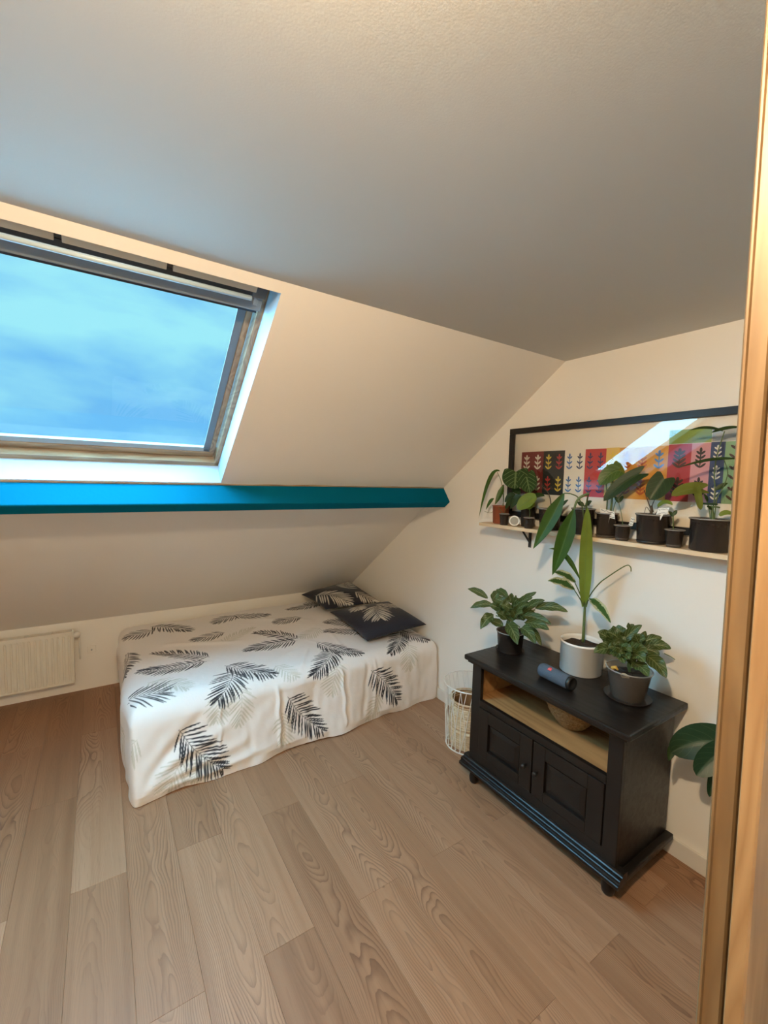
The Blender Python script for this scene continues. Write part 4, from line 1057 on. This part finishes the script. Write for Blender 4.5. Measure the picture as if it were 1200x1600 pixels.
# badge: red shield with a white exclamation bar pair, on the side turned up and to the room
bd = Vector((-.52, .0, .855)).normalized(); bc = Vector((0, 0, RS))+bd*(RS+.0002)+ax*(-h*.28)
tx = ax; ty = bd.cross(tx).normalized()
if ty.z < 0: ty = -ty
bm = bmesh.new()
pl = [(-.009, -.008), (.011, -.008), (.011, .002), (.008, .007), (.002, .009), (-.005, .007), (-.009, .001)]
f1 = [bm.verts.new(bc+tx*u+ty*v) for u, v in pl]; f2 = [bm.verts.new(bc+tx*u+ty*v+bd*.0012) for u, v in pl]
bm.faces.new(f2)
for i in range(len(pl)): bm.faces.new((f1[i], f1[(i+1) % len(pl)], f2[(i+1) % len(pl)], f2[i]))
bmesh.ops.recalc_face_normals(bm, faces=bm.faces)
badge = obj('red_badge', bm, red_m, spk, label='red badge with a pale mark')
bm = bmesh.new()
for u0, u1, v0, v1 in ((-.006, -.003, -.005, .003), (-.001, .004, -.005, -.003), (-.001, .004, -.001, .001), (.006, .008, -.005, .003)):
    bm.faces.new([bm.verts.new(bc+tx*u+ty*v+bd*.0015) for u, v in ((u0, v0), (u1, v0), (u1, v1), (u0, v1))])
obj('badge_mark', bm, plain('pale_pink_mark', (.85, .42, .42), .5), badge)

# ------------------------------------------------------------------ picture
pic = thing('framed_picture', 'long black framed print of bright colour blocks behind the shelf plants', 'picture', (0, -2.82, 1.78))
FY0, FY1, FZ0, FZ1 = -2.122, -3.52, 1.497, 2.048; FB = .034
def pb(name, y0, y1, z0, z1, x0, x1, mat, bevel=.002, parent=pic):
    return boxo(name, (x1, min(y0, y1), z0), (x0, max(y0, y1), z1), mat, parent, bevel)
pb('frame_bar', FY0, FY1, FZ1-FB, FZ1, -.001, -.026, frame_black_m); pb('frame_bar', FY0, FY1, FZ0, FZ0+FB, -.001, -.026, frame_black_m)
pb('frame_bar', FY0, FY0-FB, FZ0+FB, FZ1-FB, -.001, -.026, frame_black_m); pb('frame_bar', FY1+FB, FY1, FZ0+FB, FZ1-FB, -.001, -.026, frame_black_m)
pb('backing_paper', FY0-FB, FY1+FB, FZ0+FB, FZ1-FB, -.004, -.009, mat_paper_m, 0)
def flat(name, col): return plain(name, col, .7, .02)
PC = {'maroon': (.20, .025, .022), 'charcoal': (.022, .024, .022), 'cream': (.80, .74, .62), 'red': (.52, .055, .045), 'ochre': (.66, .33, .06), 'yellow': (.72, .50, .13), 'crimson': (.42, .04, .05),
      'pink': (.62, .31, .33), 'navy': (.028, .055, .14), 'mint': (.25, .40, .22), 'olive': (.24, .32, .06), 'grey': (.42, .44, .44), 'blue': (.05, .17, .45), 'sky': (.12, .28, .55), 'black': (.02, .02, .02), 'rust': (.50, .13, .05), 'gold': (.75, .55, .06), 'brown': (.07, .035, .03)}
PM = {k: flat('print_'+k, v) for k, v in PC.items()}
def sprig(bm, yc, zc, hgt, wid, n, x):
    """a plain printed sprig: a stalk with pairs of oval leaflets and one at the tip"""
    def oval(cy, cz, ang, l, w):
        vs_ = []
        for k in range(10):
            a = 2*PI*k/10; p, q_ = math.cos(a)*l/2+l/2, math.sin(a)*w/2
            vs_.append(bm.verts.new((x, cy+p*math.sin(ang)+q_*math.cos(ang), cz+p*math.cos(ang)-q_*math.sin(ang))))
        bm.faces.new(vs_)
    oval(yc, zc-hgt/2, 0, hgt*.9, wid*.10)
    for i in range(n):
        z = zc-hgt/2+hgt*(.05+.62*i/max(1, n-1))
        for s in (-1, 1): oval(yc, z, s*.85, wid*.52*(1-.3*i/n), wid*.17)
    oval(yc, zc+hgt*.24, 0, hgt*.26, wid*.2)
def panel(col, y0, y1, z0, z1, sprigs=()):
    p = pb('colour_block', y0, y1, z0, z1, -.009, -.0096, PM[col], 0)
    off = parent_off(pic)
    for sc_, rows, cols, n, mask in sprigs:
        bm = bmesh.new(); w = abs(y1-y0)/cols; hh = (z1-z0)/rows
        for r in range(rows):
            for c in range(cols):
                if mask and (r, c) not in mask: continue
                sprig(bm, max(y0, y1)-w*(c+.5)-0*off.y, z0+hh*(r+.5), hh*.72, w*.78, n, -.0099)
        for v in bm.verts: v.co -= off
        obj('printed_sprig', bm, PM[sc_], p)
ZB, ZU = 1.645, 1.900
panel('maroon', -2.212, -2.372, ZB, ZU, [('cream', 2, 2, 3, None)])
panel('charcoal', -2.372, -2.512, ZB, ZU, [('gold', 2, 2, 3, {(1, 0), (0, 1)}), ('red', 2, 2, 3, {(0, 0), (1, 1)})])
panel('cream', -2.512, -2.636, ZB, ZU, [('blue', 2, 2, 3, {(1, 0), (0, 0), (0, 1)}), ('navy', 2, 2, 3, {(1, 1)})])
panel('red', -2.636, -2.752, ZB, ZU, [('navy', 2, 2, 3, None)])
panel('yellow', -2.752, -2.82, ZB, ZU+.002, [('gold', 2, 1, 2, None)])
panel('ochre', -2.82, -3.046, ZB, ZU, [('rust', 2, 3, 4, {(0, 0), (1, 0), (0, 1), (1, 1), (0, 2)}), ('sky', 2, 3, 3, {(1, 2)})])
panel('crimson', -3.046, -3.140, ZB, ZU+.004, [('brown', 2, 1, 4, None)])
panel('pink', -3.140, -3.212, ZB, ZU+.004, [('black', 2, 1, 4, None)])
panel('navy', -3.212, -3.264, ZB, ZU+.006, [('cream', 3, 1, 3, None)])
panel('mint', -3.264, -3.34, ZB, ZU+.006, [('brown', 3, 1, 2, None)])
panel('crimson', -3.34, -3.44, ZB, ZU+.004, [('cream', 2, 1, 3, None)])
panel('olive', -3.046, -3.212, ZU+.006, 1.968)
panel('grey', -3.214, -3.44, ZU+.008, 1.966)
off = parent_off(pic)
quads('glass_pane', [[Vector((-.014, y, z))-off for y, z in ((FY0-FB, FZ0+FB), (FY1+FB, FZ0+FB), (FY1+FB, FZ1-FB), (FY0-FB, FZ1-FB))]], picglass_m, pic)

# ------------------------------------------------------------------ wall shelf
SZ = 1.45
shelf = thing('wall_shelf', 'long pale pine shelf on black brackets holding the row of plants', 'shelf', (0, -2.85, SZ))
boxo('shelf_board', (-.17, -3.75, SZ-.020), (0, -2.03, SZ), shelf_m, shelf, .002)
for by in (-2.30, -3.45):
    br = empty('bracket', parent=shelf)
    boxo('wall_arm', (-.006, by-.010, SZ-.135), (0, by+.010, SZ-.020), black_metal_m, br, .002)
    boxo('shelf_arm', (-.115, by-.010, SZ-.026), (-.004, by+.010, SZ-.0205), black_metal_m, br, .002)
    bm = bmesh.new(); off = parent_off(shelf); tube(bm, [Vector((-.004, by, SZ-.105))-off, Vector((-.080, by, SZ-.025))-off], .006, 8); obj('brace', bm, black_metal_m, br)

# ------------------------------------------------------------------ plants
def bez(a, b, c, t): return a*(1-t)**2+b*2*t*(1-t)+c*t*t
def leaf_mesh(base, ctrl, tip, width, kind, off, seed):
    rng = random.Random(seed)
    B, Cc, T = Vector(base), Vector(ctrl), Vector(tip)
    nu, nv = 14, 4
    view = (camo.matrix_world.translation-(B+T)/2)           # leaves turn their faces to the room
    N0 = Vector((-.75, -.45, .55)).normalized()
    bm = bmesh.new(); uvl = bm.loops.layers.uv.new('UVMap'); G = []
    Lc = (T-B).length
    heart = kind in ('h', 'a', 'h2', 'y', 'm')
    fold = {'s': .35, 'b': .25, 'z': .30, 'v': .25, 'd': .2, 'a': .10, 'h': .22, 'h2': .2, 'y': .3, 'm': .25}[kind]
    for i in range(nu+1):
        t = i/nu; p = bez(B, Cc, T, t); tg = ((Cc-B)*(1-t)*2+(T-Cc)*2*t)
        if tg.length < 1e-5: tg = T-B
        tg.normalize(); sd = tg.cross(N0)
        if sd.length < .15: sd = tg.cross(Vector((-.3, .9, .3)))
        sd.normalize(); up = sd.cross(tg).normalized()
        if heart:
            pr = math.sqrt(max(0, 1-((t-.30)/.70)**2))**1.15 if t > .30 else .86+.14*math.sin(PI*.5*t/.30)
        elif kind == 's':
            pr = min(1, t/.30+.04)**.7*(1-max(0, (t-.40)/.60)**1.7)
        elif kind == 'b':
            pr = math.sin(PI*min(1, (t*.95+.05)))**.55*(1-.12*t)
        else:
            pr = math.sin(PI*min(1.0, t**.85*.97+.02))**.75
        row = []
        for j in range(-nv, nv+1):
            s = j/nv; hw = width*(.66 if kind == 'z' else .56 if kind == 'v' else .5)*pr
            q = p+sd*(hw*s)+up*(fold*hw*abs(s)+(.012*width/.05*math.sin(t*17+s*2)*abs(s)*.5 if kind in ('z', 'v') else 0))
            if heart: q -= tg*(Lc*.26*(abs(s)**.8)*max(0, 1-t*2.6)*(1 if abs(s) > .01 else 0))*(1-.45*max(0, abs(s)-.7)/.3)
            row.append((bm.verts.new(q-off), (s*.5+.5, t)))
        G.append(row)
    for A, Bq in zip(G, G[1:]):
        for j in range(2*nv):
            quad = (A[j], A[j+1], Bq[j+1], Bq[j])
            f = bm.faces.new([v for v, _ in quad])
            for lp, (_, uv) in zip(f.loops, quad): lp[uvl].uv = uv
    return bm
SEED = [100]
def add_pot(root, r, h, tap, mat, soil_at=.88, saucer=None, lip=.006, wall=.0022, inner=True):
    rb = r*tap
    bm = bmesh.new(); lathe(bm, [(0, 0), (rb*.95, 0), (rb, .003), (r-.003, h-lip), (r, h-lip+.001), (r, h), (r-wall, h), (r-wall-.002, h-lip), (rb-wall, .005), (0, .005)], 32)
    obj('pot', bm, mat, root, True)
    if mat in (clear_pot_m, smoke_pot_m):
        bm = bmesh.new(); k_ = .0022 if r < .05 else .003; tube(bm, [(r*math.cos(2*PI*k/36), r*math.sin(2*PI*k/36), h) for k in range(36)], k_, 8, closed=True); obj('pot_rim', bm, rim_m, root, True)
    if soil_at:
        rs = rb+(r-rb)*soil_at-wall*1.6; zs = h*soil_at
        bm = bmesh.new(); rng = random.Random(SEED[0]); SEED[0] += 1
        lathe(bm, [(rb*.93-wall, .0055), (rs, zs), (rs*.75, zs+.006), (rs*.4, zs+.003), (0, zs+.007)], 28)
        for v in bm.verts:
            if v.co.z > zs-.002: v.co.z += rng.uniform(-.004, .004)
        obj('soil', bm, soil_m, root, True)
    if saucer:
        rs, ms = saucer
        bm = bmesh.new(); lathe(bm, [(0, -.0002), (rs*.86, -.0002), (rs, .012), (rs-.0018, .012), (rs*.86-.001, .0018), (0, .0018)], 32); obj('saucer', bm, ms, root, True)
def plant(key, name, label, z0, potmat, tap=.78, group=None, saucer=None, stem_mat=stem_m, soil_at=.86, lip=.006, wall=.0022, cat='plant'):
    cx, cy, r, h = POTS[key]; root = thing(name, label, cat, (cx, cy, z0+.0003), group)
    add_pot(root, r, h, tap, potmat, soil_at, saucer, lip, wall)
    grow(root, key, stem_mat); return root
def grow(root, key, stem_mat):
    off = parent_off(root)
    for pts, r in PLANTS[key]['stems']:
        bm = bmesh.new(); pp = smoothpts(pts, 5); n = len(pp)
        tube(bm, [p-off for p in pp], [r*(1.1-.3*i/n) for i in range(n)], 8); obj('stem', bm, stem_mat, root, True)
    for (b_, c_, t_, w, kind, roll) in PLANTS[key]['leaves']:
        SEED[0] += 1; bm = leaf_mesh(b_, c_, t_, w, kind, off, SEED[0]); obj('leaf', bm, LEAF[kind], root, True)
def filler(key, cx, cy, z, n, spread, seed):
    rng = random.Random(seed)
    for i in range(n):
        a = rng.uniform(0, 2*PI); el = rng.uniform(-.15, .95); l = rng.uniform(.06, .10); r0 = rng.uniform(.01, .05)
        b_ = (cx+r0*math.cos(a), cy+r0*math.sin(a), z+rng.uniform(-.03, .05))
        d = (math.cos(a)*math.cos(el), math.sin(a)*math.cos(el), math.sin(el))
        t_ = [b_[k]+d[k]*l*spread for k in range(3)]; t_[2] -= rng.uniform(0, .03)
        c_ = [(b_[k]+t_[k])/2 for k in range(3)]; c_[2] += rng.uniform(.01, .03)
        if max(b_[0], t_[0]) > -.03: continue
        PLANTS[key]['leaves'].append([list(b_), c_, t_, rng.uniform(.030, .042), 'z', 0])
filler('cabL', POTS['cabL'][0], POTS['cabL'][1], ZT+.22, 24, 1.1, 5)
filler('cabR', POTS['cabR'][0]-.01, POTS['cabR'][1], ZT+.235, 13, 1.0, 6)
G1 = 'potted plants along the wall shelf'; G2 = 'potted plants on the black cabinet'
plant('cabL', 'striped_leaf_plant', 'bushy striped-leaf plant in a clear pot at the bed end of the cabinet top', ZT, smoke_pot_m, .85, G2, (.080, smoke_pot_m), soil_at=.82)
wp = plant('white', 'tall_leaf_plant', 'tall long-leaved plant in a white ceramic cylinder pot on the cabinet', ZT, ceramic_m, .97, G2, None, stem_m, .84, .012, .006)
cr_ = plant('cabR', 'striped_leaf_plant', 'striped-leaf plant in a clear round pot at the door end of the cabinet top', ZT, clear_pot_m, .74, G2, (.098, smoke_pot_m), soil_at=.80)
# a yellow withered bit and pale root loop on the soil of the right pot
off = parent_off(cr_)
r_, h_ = POTS['cabR'][2], POTS['cabR'][3]
bm = bmesh.new(); tube(bm, [(-.05+.016*math.cos(a*.5), -.01+.018*math.sin(a*.5), h_*.84+.004*math.sin(a)) for a in range(0, 10)], .004, 8); obj('root_loop', bm, plain('pale_root', (.55, .42, .28), .7), cr_, True)
bm = bmesh.new(); tube(bm, [(-.045, .05, h_*.86), (-.055, .045, h_*.98), (-.05, .035, h_*1.02), (-.052, .022, h_*.96)], [.006, .009, .008, .003], 8); obj('withered_leaf', bm, plain('withered_yellow', (.60, .36, .06), .6), cr_, True)

plant('terracotta', 'trailing_leaf_plant', 'thin arching plant in a terracotta pot, at the end of the shelf over the bed', SZ, terracotta_m, .85, G1, (.047, dark_pot_m))
plant('tinyA', 'potted_cutting', 'tiny cutting in a small clear pot in front of the terracotta pot', SZ, smoke_pot_m, .74, G1)
plant('darkB', 'velvet_leaf_plant', 'plant with a round pale-veined leaf in a black pot under the picture corner', SZ, dark_pot_m, .8, G1)
plant('tinyB', 'potted_cutting', 'tiny bright-leaved cutting in a small clear pot right of the white cup', SZ, smoke_pot_m, .78, G1)
plant('p3', 'bare_stem_plant', 'nearly leafless stem in a smoky clear pot under the black print block', SZ, smoke_pot_m, .82, G1, None, stem_dark_m)
plant('p4', 'sprouting_plant', 'low sprout in a dark pot behind the hanging long leaves', SZ, smoke_pot_m, .85, G1)
p5 = plant('p5', 'heart_leaf_plant', 'heart-leaf plant with pale thick stalks and a large white name tag', SZ, smoke_pot_m, .85, G1, (.050, clear_pot_m))
tc_ = plant('tinyC', 'potted_cutting', 'tiny cutting in a small pot with its own white tag', SZ, smoke_pot_m, .76, G1, (.031, clear_pot_m))
p6 = plant('p6', 'heart_leaf_plant', 'plant with one upright dark heart leaf in a wide clear pot', SZ, smoke_pot_m, .84, G1, (.064, dark_pot_m), stem_dark_m)
plant('tinyD', 'potted_cutting', 'tiny cutting in a small pot between the two widest shelf pots', SZ, smoke_pot_m, .74, G1, (.031, clear_pot_m))
p7 = plant('p7', 'climbing_plant', 'tall climbing plant in the largest dark pot nearest the wooden post', SZ, smoke_pot_m, .93, G1, None, stem_m)
boxo('plant_clip', (-.112, -3.285, 1.640), (-.098, -3.235, 1.648), LEAF['d'], p7, .002)
def name_tag(root, lo, up, ydir, w, hgt, lines, seed):
    """white plastic tag with short dark handwritten strokes"""
    off = parent_off(root); rng = random.Random(seed)
    O = Vector(lo); U = Vector(up).normalized(); Yv = Vector(ydir).normalized(); N = Yv.cross(U).normalized()
    if N.x > 0: N = -N
    bm = bmesh.new()
    A = [O+Yv*a*w+U*b_*hgt-off for a, b_ in ((0, 0), (.35, 0), (.5, -.9), (.65, 0), (1, 0), (1, 1), (0, 1))]
    f = [bm.verts.new(p) for p in A]; g = [bm.verts.new(p-N*.001) for p in A]
    bm.faces.new(f); bm.faces.new(g[::-1])
    for i in range(7): bm.faces.new((f[i], f[(i+1) % 7], g[(i+1) % 7], g[i]))
    bmesh.ops.recalc_face_normals(bm, faces=bm.faces)
    t = obj('name_tag', bm, plain('white_tag', (.82, .80, .74), .5, .01), root, label='white name tag')
    bm = bmesh.new()
    for k in range(lines):
        zc = .78-.6*k/max(1, lines-1) if lines > 1 else .5
        x = .08
        while x < .9:
            dx = rng.uniform(.05, .12); z1 = zc+rng.uniform(-.08, .1); z2 = zc+rng.uniform(-.1, .1)
            pts = [O+Yv*a*w+U*b_*hgt+N*.0007-off for a, b_ in ((x, z1-.035), (x+dx, z2-.035), (x+dx, z2+.035), (x, z1+.035))]
            bm.faces.new([bm.verts.new(p) for p in pts]); x += dx*rng.uniform(.9, 1.25)
    obj('handwriting', bm, black_metal_m, t)
name_tag(p5, (-.125, -2.808, 1.560), (0, .15, 1), (0, -1, -.18), .075, .036, 2, 1)
name_tag(tc_, (-.125, -2.948, 1.525), (0, -.25, 1), (0, -1, -.15), .018, .040, 3, 2)
name_tag(p6, (-.145, -3.075, 1.585), (0, -.2, 1), (0, -1, .12), .045, .030, 2, 3)
# white cup lying on its side
cp = thing('white_cup', 'small white cup lying on its side between two tiny pots on the shelf', 'cup', (-.140, -2.288, SZ+.0312))
bm = bmesh.new(); lathe(bm, [(0, -.034), (.018, -.034), (.026, -.028), (.031, .008), (.031, .012), (.027, .013), (.0245, .008), (0, .006)], 28)
for v in bm.verts: v.co = Matrix.Rotation(math.radians(-86), 3, 'Y') @ v.co
for v in bm.verts: v.co = Matrix.Rotation(math.radians(38), 3, 'Z') @ (Matrix.Rotation(math.radians(12), 3, 'Y') @ v.co)
obj('cup_shell', bm, ceramic_m, cp, True)
bm = bmesh.new(); lathe(bm, [(.0235, .0085), (.012, .0095), (0, .010)], 24)
for v in bm.verts: v.co = Matrix.Rotation(math.radians(38), 3, 'Z') @ (Matrix.Rotation(math.radians(12), 3, 'Y') @ (Matrix.Rotation(math.radians(-86), 3, 'Y') @ v.co))
obj('cup_interior', bm, plain('grey_interior', (.38, .37, .33), .8), cp, True)  # grey disc in the cup mouth for its interior

# big-leaf plant on the floor behind the post
POTS['corner'] = [-.17, -3.62, .11, .20]
plant('corner', 'floor_plant', 'big dark-leaved plant on the floor past the cabinet, half behind the post', 0, dark_pot_m, .8, None)
